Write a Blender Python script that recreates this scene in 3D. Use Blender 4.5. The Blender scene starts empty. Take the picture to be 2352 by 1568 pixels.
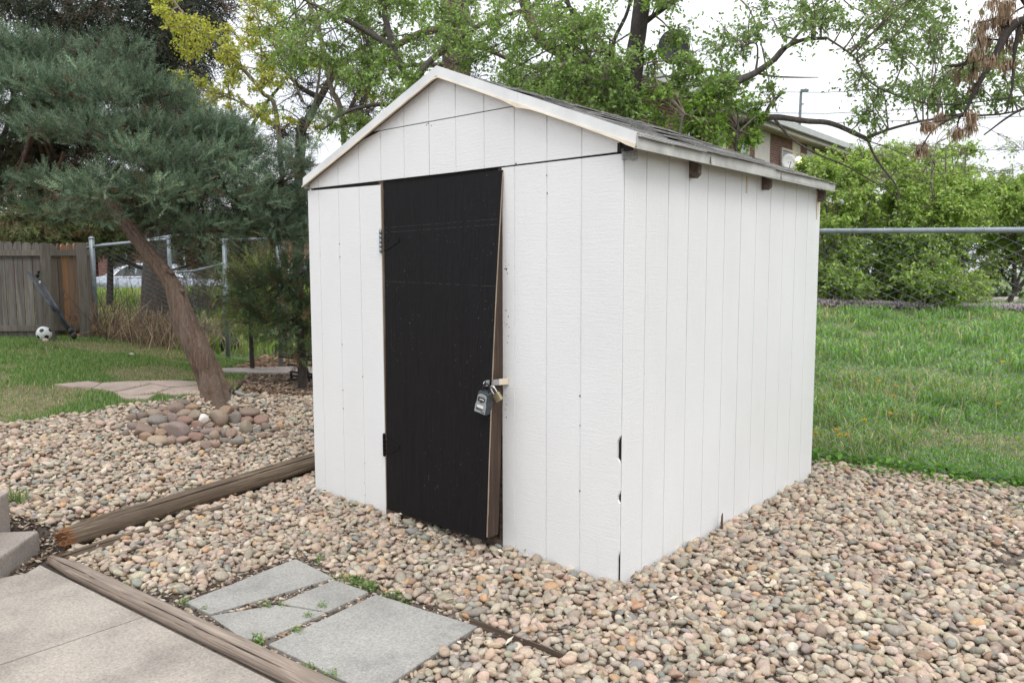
import bpy, math, random
import numpy as np
from mathutils import Matrix, Vector
rng = np.random.default_rng(7)
random.seed(7)
S = bpy.context.scene
COL = S.collection
PI = math.pi
A_ = np.array

# ------------------------------------------------------------------ camera
F_, YAW, PITCH, ROLL = 1776.6, -0.712717, -0.092461, -0.002126
CAM = A_([1.893632, -2.93985, 1.468144])
FW = A_([math.cos(PITCH)*math.sin(YAW), math.cos(PITCH)*math.cos(YAW), math.sin(PITCH)])
_r = A_([math.cos(YAW), -math.sin(YAW), 0.0]); _u = np.cross(_r, FW)
RT = _r*math.cos(ROLL)+_u*math.sin(ROLL); UP = -_r*math.sin(ROLL)+_u*math.cos(ROLL)
def ray(px, py): return FW + RT*(px-1176)/F_ + UP*(784-py)/F_
def at(px, py, D): return CAM + ray(px, py)*D          # a point D metres in front of the camera
def onplane(px, py, ax, v):
    d = ray(px, py); return CAM + d*(v-CAM[ax])/d[ax]
cd = bpy.data.cameras.new('camera'); co = bpy.data.objects.new('camera', cd); COL.objects.link(co)
cd.sensor_width = 36; cd.lens = F_/2352*36; cd.clip_end = 2000; cd.clip_start = .05
co.matrix_world = Matrix(((RT[0], UP[0], -FW[0], CAM[0]), (RT[1], UP[1], -FW[1], CAM[1]), (RT[2], UP[2], -FW[2], CAM[2]), (0, 0, 0, 1)))
cd.dof.use_dof = True; cd.dof.focus_distance = 4.0; cd.dof.aperture_fstop = 6.3
S.camera = co

# ------------------------------------------------------------------ numeric helpers
def ss(t): t = np.clip(t, 0, 1); return t*t*(3-2*t)
def _h(ix, iy, iz, s):
    n = (ix*374761393 + iy*668265263 + iz*2147483647 + s*974711) & 0xffffffff
    n = ((n ^ (n >> 13))*1274126177) & 0xffffffff
    return ((n ^ (n >> 16)) & 0xffff)/65535.0
def vnoise(x, y, z=0.0, seed=0):
    x, y, z = np.broadcast_arrays(np.asarray(x, float), np.asarray(y, float), np.asarray(z, float))
    ix, iy, iz = np.floor(x).astype(np.int64), np.floor(y).astype(np.int64), np.floor(z).astype(np.int64)
    fx, fy, fz = x-ix, y-iy, z-iz
    fx, fy, fz = [t*t*(3-2*t) for t in (fx, fy, fz)]
    o = 0
    for a in (0, 1):
        for b in (0, 1):
            for c in (0, 1):
                o = o + _h(ix+a, iy+b, iz+c, seed)*(fx if a else 1-fx)*(fy if b else 1-fy)*(fz if c else 1-fz)
    return o
def fbm(x, y, z=0.0, seed=0, n=3):
    o, a, t = 0, .5, 0
    for i in range(n):
        o = o + a*vnoise(np.asarray(x)*2**i, np.asarray(y)*2**i, np.asarray(z)*2**i, seed+i); t += a; a *= .5
    return o/t
def inpoly(x, y, P):
    x = np.asarray(x); y = np.asarray(y); P = np.asarray(P); r = np.zeros(x.shape, bool); n = len(P)
    for i in range(n):
        x0, y0 = P[i][:2]; x1, y1 = P[(i+1) % n][:2]
        c = ((y0 > y) != (y1 > y)) & (x < (x1-x0)*(y-y0)/((y1-y0) if y1 != y0 else 1e-9)+x0)
        r ^= c
    return r
def segdist(x, y, a, b):
    a = A_(a[:2]); b = A_(b[:2]); d = b-a; t = np.clip(((x-a[0])*d[0]+(y-a[1])*d[1])/(d@d), 0, 1)
    return np.hypot(x-a[0]-t*d[0], y-a[1]-t*d[1])

TREE = A_([-4.66, .52])
def T(x, y):                                            # the lie of the land
    x = np.asarray(x, float); y = np.asarray(y, float)
    u = -x-2.74
    a = .05*ss(u/.12) + .11*np.clip(u, 0, 5.3) + .02*np.clip(u-5.3, 0, 9)
    a = a*(1-ss((u-17)/7)) + .3*ss((u-17)/7)
    a = a*(1-.45*ss((y-.4)/2.2)*(1-ss((u-8)/6)))*ss((y+1.95)/.5)
    b = .033*np.clip(y-4, 0, 15)*ss((x+12)/7)
    m = .15*np.exp(-((x-TREE[0]-.05)**2+(y-TREE[1]+.05)**2)/.38)
    n = .018*(fbm(x*1.6, y*1.6, 0, 3, 2)-.5)*ss((np.hypot(x+1, y+.2)-1.5)/3)
    return a+b+m+n
def R(px, py, dz=0):                                    # where the line of sight meets the ground
    d = ray(px, py); ts = np.concatenate([np.arange(1, 30, .01), np.arange(30, 200, .1)])
    P = CAM+d*ts[:, None]; k = np.argmax(P[:, 2] < T(P[:, 0], P[:, 1])+dz)
    return P[k] if k else P[-1]
def depth(P): return (np.asarray(P)-CAM)@FW
def scr(P):
    d = np.asarray(P)-CAM; k = d@FW
    k = np.where(np.abs(k) < 1e-6, 1e-6, k)
    return 1176+F_*(d@RT)/k, 784-F_*(d@UP)/k, k

# ------------------------------------------------------------------ mesh builder
class MB:
    def __init__(s): s.V = []; s.C = []; s.F3 = []; s.F4 = []; s.FN = []; s.n = 0
    def add(s, V, F, c=None):
        V = np.asarray(V, float).reshape(-1, 3); s.V.append(V)
        c = A_([1., 1, 1]) if c is None else np.asarray(c, float)
        s.C.append(np.broadcast_to(c, (len(V), 3)))
        if isinstance(F, np.ndarray):
            (s.F3 if F.shape[1] == 3 else s.F4).append(F+s.n)
        else:
            for f in F:
                f = [i+s.n for i in f]
                if len(f) == 3: s.F3.append(A_([f]))
                elif len(f) == 4: s.F4.append(A_([f]))
                else: s.FN.append(f)
        s.n += len(V); return s
    def box(s, lo, hi, c=None, M=None, off=(0, 0, 0)):
        x0, y0, z0 = lo; x1, y1, z1 = hi
        V = A_([(x0,y0,z0),(x1,y0,z0),(x1,y1,z0),(x0,y1,z0),(x0,y0,z1),(x1,y0,z1),(x1,y1,z1),(x0,y1,z1)], float)
        if M is not None: V = V@np.asarray(M).T
        V = V+A_(off)
        return s.add(V, A_([(0,3,2,1),(4,5,6,7),(0,1,5,4),(1,2,6,5),(2,3,7,6),(3,0,4,7)]), c)
    def hexa(s, V8, c=None):
        return s.add(V8, A_([(0,3,2,1),(4,5,6,7),(0,1,5,4),(1,2,6,5),(2,3,7,6),(3,0,4,7)]), c)
    def beam(s, a, b, w, h, c=None, up=(0, 0, 1)):
        a = A_(a, float); b = A_(b, float); d = b-a; d /= np.linalg.norm(d)
        sx = np.cross(d, A_(up, float)); sx /= np.linalg.norm(sx)+1e-9; su = np.cross(sx, d)
        V = [p+sx*w/2*i+su*h/2*j for p in (a, b) for i, j in ((-1, -1), (1, -1), (1, 1), (-1, 1))]
        return s.hexa(V, c)
    def prism(s, P, z0, z1, c=None):
        P = [tuple(p[:2]) for p in P]; n = len(P)
        z0 = [z0]*n if np.isscalar(z0) else z0; z1 = [z1]*n if np.isscalar(z1) else z1
        V = [(p[0], p[1], z) for p, z in zip(P, z0)]+[(p[0], p[1], z) for p, z in zip(P, z1)]
        return s.add(V, [list(range(n))[::-1], list(range(n, 2*n))]+[[i, (i+1) % n, n+(i+1) % n, n+i] for i in range(n)], c)
    def tube(s, pts, rad, sides=8, c=None, cap=True, mod=None, closed=False):
        P = np.asarray(pts, float); n = len(P); rad = np.broadcast_to(np.asarray(rad, float), (n,))
        t = np.gradient(P, axis=0); t /= np.linalg.norm(t, axis=1)[:, None]+1e-12
        u = np.cross(t[0], [0, 0, 1.]); 
        if np.linalg.norm(u) < .1: u = np.cross(t[0], [1., 0, 0])
        u /= np.linalg.norm(u); th = np.arange(sides)/sides*2*PI; V = []
        for i in range(n):
            u = u-t[i]*(u@t[i]); u /= np.linalg.norm(u)+1e-12; v = np.cross(t[i], u)
            r = rad[i] if mod is None else rad[i]*mod(th, i/(n-1))
            r = np.broadcast_to(r, th.shape)
            V.append(P[i]+(u[None]*np.cos(th)[:, None]+v[None]*np.sin(th)[:, None])*r[:, None])
        V = np.concatenate(V); k = np.arange(sides); k2 = (k+1) % sides; F = []
        for i in range(n-1): F.append(np.stack([i*sides+k, i*sides+k2, (i+1)*sides+k2, (i+1)*sides+k], 1))
        if c is not None and np.ndim(c) == 2: c = np.repeat(c, sides, 0)
        nb = s.n; s.add(V, np.concatenate(F), c)
        if cap: s.FN.append([nb+i for i in range(sides)][::-1]); s.FN.append([nb+(n-1)*sides+i for i in range(sides)])
        return s
    def cyl(s, a, b, r, sides=12, c=None): return s.tube([a, b], [r, r], sides, c)
    def build(s, name, mat, parent=None, smooth=False):
        V = np.concatenate(s.V); C = np.concatenate(s.C)
        loops, sizes = [], []
        if s.F3: f = np.concatenate(s.F3); loops.append(f.ravel()); sizes.append(np.full(len(f), 3))
        if s.F4: f = np.concatenate(s.F4); loops.append(f.ravel()); sizes.append(np.full(len(f), 4))
        for f in s.FN: loops.append(A_(f)); sizes.append(A_([len(f)]))
        L = np.concatenate(loops).astype(np.int32); Z = np.concatenate(sizes).astype(np.int32)
        me = bpy.data.meshes.new(name); me.vertices.add(len(V)); me.vertices.foreach_set('co', V.astype(np.float32).ravel())
        me.loops.add(len(L)); me.loops.foreach_set('vertex_index', L)
        me.polygons.add(len(Z)); st = np.concatenate([[0], np.cumsum(Z)[:-1]]).astype(np.int32)
        me.polygons.foreach_set('loop_start', st); me.polygons.foreach_set('loop_total', Z)
        me.polygons.foreach_set('use_smooth', np.full(len(Z), bool(smooth)))
        ca = me.color_attributes.new('tint', 'FLOAT_COLOR', 'POINT')
        ca.data.foreach_set('color', np.concatenate([C, np.ones((len(C), 1))], 1).astype(np.float32).ravel())
        me.update(calc_edges=True); me.validate()
        o = bpy.data.objects.new(name, me); COL.objects.link(o); me.materials.append(mat)
        if parent is not None: o.parent = parent
        return o
def inst(mb, V, F, M, pos, col=None):
    V = np.asarray(V, float); n = len(pos); k = len(V)
    W = np.einsum('nij,kj->nki', M, V)+pos[:, None, :]
    FF = (F[None]+(np.arange(n)*k)[:, None, None]).reshape(-1, F.shape[1])
    c = None if col is None else np.repeat(col, k, 0)
    mb.add(W.reshape(-1, 3), FF, c)
def rotz(a): c, s = np.cos(a), np.sin(a); z = np.zeros_like(a); o = np.ones_like(a); return np.stack([c, -s, z, s, c, z, z, z, o], -1).reshape(-1, 3, 3)
def rotx(a): c, s = np.cos(a), np.sin(a); z = np.zeros_like(a); o = np.ones_like(a); return np.stack([o, z, z, z, c, -s, z, s, c], -1).reshape(-1, 3, 3)
def roty(a): c, s = np.cos(a), np.sin(a); z = np.zeros_like(a); o = np.ones_like(a); return np.stack([c, z, s, z, o, z, -s, z, c], -1).reshape(-1, 3, 3)
def frame(d, roll):                                     # matrices whose local Y points along d
    d = d/(np.linalg.norm(d, axis=1)[:, None]+1e-9)
    a = np.cross(d, A_([0, 0, 1.])); l = np.linalg.norm(a, axis=1)[:, None]; a = np.where(l < 1e-3, A_([1., 0, 0]), a/(l+1e-9))
    b = np.cross(a, d); c, s = np.cos(roll)[:, None], np.sin(roll)[:, None]
    x = a*c+b*s; z = -a*s+b*c
    return np.stack([x, d, z], 2)
def smoothline(P, n=8):
    P = np.asarray(P, float); Q = np.concatenate([[2*P[0]-P[1]], P, [2*P[-1]-P[-2]]]); o = []
    for i in range(1, len(Q)-2):
        for t in np.arange(n)/n:
            a, b, c, d = Q[i-1], Q[i], Q[i+1], Q[i+2]
            o.append(.5*((2*b)+(c-a)*t+(2*a-5*b+4*c-d)*t*t+(3*b-a-3*c+d)*t**3))
    o.append(P[-1]); return A_(o)
def unit(n): v = rng.normal(size=(n, 3)); return v/np.linalg.norm(v, axis=1)[:, None]

# ------------------------------------------------------------------ tags
def tag(o, label=None, cat=None, group=None, kind=None):
    if label: o['label'] = label
    if cat: o['category'] = cat
    if group: o['group'] = group
    if kind: o['kind'] = kind
    return o
def thing(name, label, cat, loc=(0, 0, 0), group=None):
    o = bpy.data.objects.new(name, None); COL.objects.link(o); o.empty_display_size = .1
    o.location = tuple(float(v) for v in loc); LOCS[o.name] = A_(loc, float)
    return tag(o, label, cat, group)
LOCS = {}
def part(name, mb, mat, root, smooth=False):           # geometry is given in world coordinates; the part keeps its place under the root
    o = mb.build(name, mat, root, smooth)
    off = A_([0., 0, 0]); p = root
    while p is not None: off += LOCS.get(p.name, A_([0., 0, 0])); p = p.parent
    o.location = tuple(-off); LOCS[o.name] = -off
    return o

# ------------------------------------------------------------------ materials
def new(name):
    m = bpy.data.materials.new(name); m.use_nodes = True; nt = m.node_tree; nt.nodes.clear()
    o = nt.nodes.new('ShaderNodeOutputMaterial'); b = nt.nodes.new('ShaderNodeBsdfPrincipled'); nt.links.new(b.outputs[0], o.inputs[0])
    return m, nt, b, o
def N(nt, t, **k):
    n = nt.nodes.new(t)
    for a, v in k.items():
        if a in n.inputs: n.inputs[a].default_value = v
        else: setattr(n, a, v)
    return n
def ramp(nt, fac, stops):
    r = nt.nodes.new('ShaderNodeValToRGB'); e = r.color_ramp.elements
    while len(e) < len(stops): e.new(.5)
    for i, (p, c) in enumerate(stops): e[i].position = p; e[i].color = (c[0], c[1], c[2], 1) if np.ndim(c) else (c, c, c, 1)
    nt.links.new(fac, r.inputs[0]); return r.outputs[0]
def noise(nt, scale=(1, 1, 1), s=1., detail=4., rough=.6, dist=0., loc=(0, 0, 0)):
    tc = nt.nodes.new('ShaderNodeTexCoord'); mp = nt.nodes.new('ShaderNodeMapping'); mp.inputs['Scale'].default_value = scale; mp.inputs['Location'].default_value = loc
    n = N(nt, 'ShaderNodeTexNoise', Scale=s, Detail=detail, Roughness=rough, Distortion=dist)
    nt.links.new(tc.outputs['Object'], mp.inputs[0]); nt.links.new(mp.outputs[0], n.inputs['Vector']); return n.outputs[0]
def mix(nt, fac, a, b, mode='MIX'):
    m = nt.nodes.new('ShaderNodeMix'); m.data_type = 'RGBA'; m.blend_type = mode
    for i, v in ((0, fac), (6, a), (7, b)):
        if hasattr(v, 'is_linked') or hasattr(v, 'links'): nt.links.new(v, m.inputs[i])
        elif i == 0: m.inputs[0].default_value = v
        else: m.inputs[i].default_value = (v[0], v[1], v[2], 1)
    return m.outputs[2]
def bump(nt, b, h, strength=.3, dist=.01):
    n = N(nt, 'ShaderNodeBump', Strength=strength, Distance=dist); nt.links.new(h, n.inputs['Height'])
    nt.links.new(n.outputs[0], b.inputs['Normal']); return n
def simple(name, c, rough=.6, metal=0., var=.12, s=8., bs=.0, bscale=(1, 1, 1), bsz=40., bd=.004, spec=None, tint=False, stretch=(1, 1, 1), darkc=None):
    m, nt, b, o = new(name); c = A_(c)
    n = noise(nt, stretch, s, 5.)
    d = c*(1-2*var) if darkc is None else A_(darkc)
    col = ramp(nt, n, [(.3, d), (.7, c*(1+var))])
    if tint:
        a = N(nt, 'ShaderNodeVertexColor', layer_name='tint'); col = mix(nt, 1., col, a.outputs[0], 'MULTIPLY')
    nt.links.new(col, b.inputs['Base Color']); b.inputs['Roughness'].default_value = rough; b.inputs['Metallic'].default_value = metal
    if spec is not None: b.inputs['Specular IOR Level'].default_value = spec
    if bs: bump(nt, b, noise(nt, bscale, bsz, 6.), bs, bd)
    return m

def m_paint():
    m, nt, b, o = new('white paint on rough sawn siding')
    n = noise(nt, (1, 1, .7), 1.7, 4.); c = ramp(nt, n, [(.3, (.76, .76, .748)), (.7, (.805, .81, .80))])
    d = noise(nt, (14, 14, 30), 3., 3.); chip = ramp(nt, d, [(.235, 1), (.25, 0)])
    c = mix(nt, chip, c, (.42, .39, .35))
    # rust-brown runs below the eave and splash dirt in blotches of their own
    st = noise(nt, (6, 6, .55), 2.2, 4., loc=(3, 1, 2)); stm = ramp(nt, st, [(.66, 0), (.80, .35)])
    c = mix(nt, stm, c, (.60, .54, .46))
    nt.links.new(c, b.inputs['Base Color']); b.inputs['Roughness'].default_value = .42
    h1 = noise(nt, (5, 5, 90), 1.6, 5., .7, .6); h2 = noise(nt, (40, 40, 60), 2., 4.); h3 = noise(nt, (1, 1, .25), 26., 3., .6, 1.5)
    h = mix(nt, .45, h1, h2); h = mix(nt, .25, h, h3)
    bump(nt, b, h, .5, .008); return m
def m_door():
    m, nt, b, o = new('black painted plywood')
    g = noise(nt, (26, 26, 1.2), 2.2, 4., .6, 1.4); c = ramp(nt, g, [(.3, (.007, .0062, .0068)), (.75, (.013, .0115, .0125))])
    sp = noise(nt, (50, 50, 34), 1.8, 2.); pm = noise(nt, (1, 1, 1), 2.3, 3.)
    sm = ramp(nt, sp, [(.70, 0), (.735, 1)]); sm2 = ramp(nt, pm, [(.45, 0), (.62, .55)]); c = mix(nt, mix(nt, 1., sm, sm2, 'MULTIPLY'), c, (.22, .21, .21))
    # broken horizontal scratches where a batten once sat
    tc = nt.nodes.new('ShaderNodeTexCoord'); sx = nt.nodes.new('ShaderNodeSeparateXYZ'); nt.links.new(tc.outputs['Object'], sx.inputs[0])
    dash = ramp(nt, noise(nt, (60, 1, 1), 1., 3.), [(.46, 0), (.52, .8)])
    for z0, sl in ((1.715, -.012), (1.688, -.012), (1.395, .02)):
        a = N(nt, 'ShaderNodeMath', operation='MULTIPLY_ADD'); a.inputs[1].default_value = sl; a.inputs[2].default_value = -z0+1.2*sl; nt.links.new(sx.outputs[0], a.inputs[0])
        s2 = N(nt, 'ShaderNodeMath', operation='ADD'); nt.links.new(a.outputs[0], s2.inputs[0]); nt.links.new(sx.outputs[2], s2.inputs[1])
        ab = N(nt, 'ShaderNodeMath', operation='ABSOLUTE'); nt.links.new(s2.outputs[0], ab.inputs[0])
        lt = N(nt, 'ShaderNodeMath', operation='LESS_THAN'); lt.inputs[1].default_value = .0011; nt.links.new(ab.outputs[0], lt.inputs[0])
        c = mix(nt, mix(nt, 1., lt.outputs[0], dash, 'MULTIPLY'), c, (.06, .057, .057))
    nt.links.new(c, b.inputs['Base Color']); b.inputs['Roughness'].default_value = .55; b.inputs['Specular IOR Level'].default_value = .12
    bump(nt, b, mix(nt, .3, g, noise(nt, (20, 20, 14), 2., 5.)), .35, .004); return m
def m_wood(name, c0, c1, axis='z', rough=.75, bs=.6, s=1.):
    m, nt, b, o = new(name); st = {'z': (30, 30, 1.5), 'x': (1.5, 30, 30), 'y': (30, 1.5, 30)}[axis]; st = tuple(v*s for v in st)
    g = noise(nt, st, 1.2, 6., .65, 1.2); k = noise(nt, (2, 2, 2), 1.5, 3.)
    c = ramp(nt, g, [(.28, A_(c0)*.55), (.5, c0), (.75, c1)]); c = mix(nt, ramp(nt, k, [(.35, 0), (.7, .35)]), c, tuple(A_(c0)*.6))
    a = N(nt, 'ShaderNodeVertexColor', layer_name='tint'); c = mix(nt, 1., c, a.outputs[0], 'MULTIPLY')
    nt.links.new(c, b.inputs['Base Color']); b.inputs['Roughness'].default_value = rough; bump(nt, b, g, bs, .008); return m
def m_leaf(name, rough=.5, trans=.35, var=.0, mul=1.):
    m, nt, b, o = new(name)
    a = N(nt, 'ShaderNodeVertexColor', layer_name='tint'); c = a.outputs[0]
    if mul != 1.: c = mix(nt, 1., c, (mul,)*3, 'MULTIPLY')
    nt.links.new(c, b.inputs['Base Color']); b.inputs['Roughness'].default_value = rough; b.inputs['Specular IOR Level'].default_value = .3
    if trans:
        t = nt.nodes.new('ShaderNodeBsdfTranslucent'); nt.links.new(mix(nt, 1., c, (1.2, 1.25, .6), 'MULTIPLY'), t.inputs[0])
        x = nt.nodes.new('ShaderNodeMixShader'); x.inputs[0].default_value = trans
        nt.links.new(b.outputs[0], x.inputs[1]); nt.links.new(t.outputs[0], x.inputs[2]); nt.links.new(x.outputs[0], o.inputs[0])
    return m
def m_stone():
    m, nt, b, o = new('river stone')
    a = N(nt, 'ShaderNodeVertexColor', layer_name='tint'); n = noise(nt, (1, 1, 1), 95., 5.); n2 = noise(nt, (1, 1, 1), 420., 3.)
    c = mix(nt, 1., a.outputs[0], ramp(nt, n, [(.3, .74), (.72, 1.16)]), 'MULTIPLY'); c = mix(nt, .5, c, mix(nt, 1., c, ramp(nt, n2, [(.35, .7), (.6, 1.15)]), 'MULTIPLY'))
    nt.links.new(c, b.inputs['Base Color']); b.inputs['Roughness'].default_value = .72; b.inputs['Specular IOR Level'].default_value = .3
    bump(nt, b, n, .25, .003); return m
def m_bark(name, c0, c1, s=(30, 30, 3), bs=1., bd=.03):
    m, nt, b, o = new(name); g = noise(nt, s, 1.3, 6., .7, 1.6); k = noise(nt, (3, 3, 2), 1.8, 4.)
    c = ramp(nt, g, [(.3, A_(c0)*.35), (.48, c0), (.72, c1)]); c = mix(nt, ramp(nt, k, [(.35, 0), (.7, .4)]), c, tuple(A_(c1)*A_([.9, .95, 1.05])))
    nt.links.new(c, b.inputs['Base Color']); b.inputs['Roughness'].default_value = .85; bump(nt, b, g, bs, bd); return m
def m_conc(name, c, seed=0., grain=80., spots=True):
    m, nt, b, o = new(name); c = A_(c)
    n = noise(nt, (1, 1, 1), 2.6, 6., .65, 0, (seed, seed, 0)); f = noise(nt, (1, 1, 1), grain, 6., .85)
    col = ramp(nt, n, [(.28, c*.66), (.5, c), (.74, c*1.16)]); col = mix(nt, 1., col, ramp(nt, f, [(.36, .66), (.64, 1.24)]), 'MULTIPLY')
    if spots:
        v = noise(nt, (1, 1, 1), 34., 2.); col = mix(nt, ramp(nt, v, [(.70, 0), (.74, .45)]), col, tuple(c*.45))
    nt.links.new(col, b.inputs['Base Color']); b.inputs['Roughness'].default_value = .85
    bump(nt, b, mix(nt, .35, f, n), .5, .004); return m
def m_brick(name, c1=(.22, .075, .05), c2=(.12, .045, .035), mortar=(.3, .27, .24), s=1.):
    m, nt, b, o = new(name); tc = nt.nodes.new('ShaderNodeTexCoord'); sp = nt.nodes.new('ShaderNodeSeparateXYZ'); nt.links.new(tc.outputs['Object'], sp.inputs[0])
    ad = N(nt, 'ShaderNodeMath', operation='ADD'); nt.links.new(sp.outputs[0], ad.inputs[0]); nt.links.new(sp.outputs[1], ad.inputs[1])
    cb = nt.nodes.new('ShaderNodeCombineXYZ'); nt.links.new(ad.outputs[0], cb.inputs[0]); nt.links.new(sp.outputs[2], cb.inputs[1])
    br = N(nt, 'ShaderNodeTexBrick', Scale=s); br.inputs['Color1'].default_value = (*c1, 1); br.inputs['Color2'].default_value = (*c2, 1); br.inputs['Mortar'].default_value = (*mortar, 1)
    br.inputs['Brick Width'].default_value = .22; br.inputs['Row Height'].default_value = .075; br.inputs['Mortar Size'].default_value = .008
    nt.links.new(cb.outputs[0], br.inputs[0]); nt.links.new(br.outputs[0], b.inputs['Base Color']); b.inputs['Roughness'].default_value = .85
    return m

M = dict(
 paint=m_paint(), door=m_door(),
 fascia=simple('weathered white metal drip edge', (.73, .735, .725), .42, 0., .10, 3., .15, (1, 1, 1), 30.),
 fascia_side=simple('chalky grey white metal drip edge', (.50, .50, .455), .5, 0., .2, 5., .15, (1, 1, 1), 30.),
 cream=simple('cream primer', (.74, .65, .50), .6, 0, .1, 8.),
 raw=m_wood('unpainted pine stud', (.062, .038, .025), (.125, .080, .053), 'z', .75, .7),
 ply=m_wood('raw plywood edge', (.34, .27, .20), (.5, .42, .34), 'z'),
 old=m_wood('old dark lumber', (.12, .085, .06), (.23, .17, .12), 'x', .8, .6),
 tail=m_wood('grey weathered rafter lumber', (.14, .11, .09), (.27, .22, .18), 'y', .85, .8),
 dark=simple('painted interior shade', (.012, .01, .009), .9),  # near-black colour paints the shade inside cracks, seam and eave corner
 shingle=simple('grey asphalt shingle', (.34, .335, .325), .9, 0, .28, 90., .6, (1, 1, 1), 300., .003, tint=True),
 steel=simple('galvanised steel', (.50, .53, .55), .38, .75, .12, 12., .1, (1, 1, 1), 60.),
 zinc=simple('dull galvanised pipe', (.27, .31, .335), .45, .55, .14, 14.),
 wire=simple('galvanised wire', (.15, .17, .185), .55, .2, .1, 20.),
 brass=simple('worn brass', (.50, .44, .27), .36, .8, .12, 60.),
 chrome=simple('polished shackle', (.75, .74, .73), .2, .95, .03, 40.),
 gunmetal=simple('dark grey metal tubing', (.075, .085, .105), .4, .5, .12, 20.),
 black=simple('black plastic', (.012, .012, .013), .45, 0, .1, 20.),
 rubber=simple('dark slate rubberised case', (.045, .055, .062), .6, 0, .1, 40.),
 grayplate=simple('grey lock face', (.33, .34, .345), .5, .2, .05, 60.),
 label_white=simple('white label', (.75, .75, .74), .6, 0, .03, 60.),
 stone=m_stone(), patio=m_conc('warm grey broomed concrete', (.385, .338, .288), 3.), step=m_conc('grey cast concrete', (.31, .27, .235), 7.),
 slab=m_conc('cool grey paving slab', (.345, .33, .30), 1., 95.),
 path=m_conc('pale concrete path', (.5, .43, .39), 5., 60., False),
 flag=simple('pink flagstone', (.46, .355, .30), .8, 0, .14, 4., .3, (1, 1, 1), 60.),
 logdark=m_wood('weathered grey brown log', (.135, .098, .066), (.33, .26, .18), 'y', .85, 1., 1.2),
 logpale=m_wood('sun bleached landscape timber', (.27, .21, .165), (.44, .36, .295), 'y', .8, .8, 1.2),
 fencewood=m_wood('grey weathered cedar pickets', (.15, .137, .125), (.255, .238, .222), 'z', .85, .6),
 bark_jun=m_bark('shredding reddish juniper bark', (.155, .095, .062), (.33, .245, .18), (32, 32, 2.2), 1., .045),
 bark_dark=m_bark('dark ridged bark', (.035, .028, .023), (.09, .07, .058), (24, 24, 4), 1., .02),
 bark_elm=m_bark('grey brown elm bark', (.075, .06, .05), (.17, .145, .125), (24, 24, 5), .8, .01),
 bark_pale=m_bark('tan grey twig bark', (.16, .125, .095), (.29, .24, .19), (24, 24, 5), .5, .01),
 bark_red=m_bark('red brown plated bark', (.085, .052, .042), (.19, .125, .10), (14, 14, 5), 1., .03),
 needle=m_leaf('juniper scale foliage', .6, .06), leaf=m_leaf('broad leaf', .42, .42), blade=m_leaf('grass blade', .5, .35),
 dry=m_leaf('dry plant matter', .8, .1), petal=m_leaf('petal', .6, .3),
 brick=m_brick('dark red brick'), brick2=m_brick('orange brick', (.36, .15, .09), (.27, .11, .07)),
 soffit=simple('beige painted soffit', (.42, .37, .31), .7, 0, .06, 2.), gutter=simple('white gutter', (.47, .48, .47), .45, 0, .06, 3.),
 trim=simple('cream window trim', (.62, .58, .51), .6, 0, .05, 4.), roofgrey=simple('grey roof', (.2, .2, .2), .9, 0, .15, 6.),
 redwall=simple('red painted siding', (.25, .045, .05), .7, 0, .1, 3.), whitetrim=simple('white trim', (.7, .7, .68), .6, 0, .04, 4.),
 carpaint=simple('silver blue car paint', (.36, .39, .43), .25, .6, .02, 3.), carblack=simple('black car paint', (.012, .013, .016), .2, .2, .05, 3.),
 tyre=simple('tyre rubber', (.015, .015, .015), .8), tarp=simple('green netting tarp', (.03, .10, .065), .55, 0, .25, 18., .8, (1, 1, 1), 30., .02),
 bag=simple('black plastic sheet', (.015, .018, .017), .3, 0, .2, 10., .8, (1, 1, 1), 20., .02),
 white=simple('white leather', (.72, .72, .70), .4, 0, .04, 20.), pole=simple('blue grey pole', (.16, .19, .2), .6),
)
def m_glass(name, c=(.03, .035, .04)):
    m, nt, b, o = new(name); b.inputs['Base Color'].default_value = (*c, 1); b.inputs['Roughness'].default_value = .06; b.inputs['Specular IOR Level'].default_value = .8
    n = noise(nt, (1, 1, 1), 1.2, 2.); bump(nt, b, n, .05, .02); return m
M['glass'] = m_glass('window glass'); M['glass2'] = m_glass('curtained window glass', (.28, .33, .38))
def m_lamp():
    m, nt, b, o = new('lit porch lamp'); b.inputs['Emission Color'].default_value = (1, .75, .4, 1); b.inputs['Emission Strength'].default_value = 3.5; b.inputs['Base Color'].default_value = (.8, .7, .5, 1); return m
M['lamp'] = m_lamp()
def m_ground():
    m, nt, b, o = new('soil and turf'); a = N(nt, 'ShaderNodeVertexColor', layer_name='tint')
    n = noise(nt, (1, 1, 1), 26., 7., .75); n2 = noise(nt, (1, 1, 1), 3., 5.)
    c = mix(nt, 1., a.outputs[0], ramp(nt, n, [(.3, .45), (.7, 1.5)]), 'MULTIPLY'); c = mix(nt, 1., c, ramp(nt, n2, [(.3, .75), (.7, 1.2)]), 'MULTIPLY')
    nt.links.new(c, b.inputs['Base Color']); b.inputs['Roughness'].default_value = .95; bump(nt, b, n, .9, .02); return m
M['ground'] = m_ground()

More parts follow.
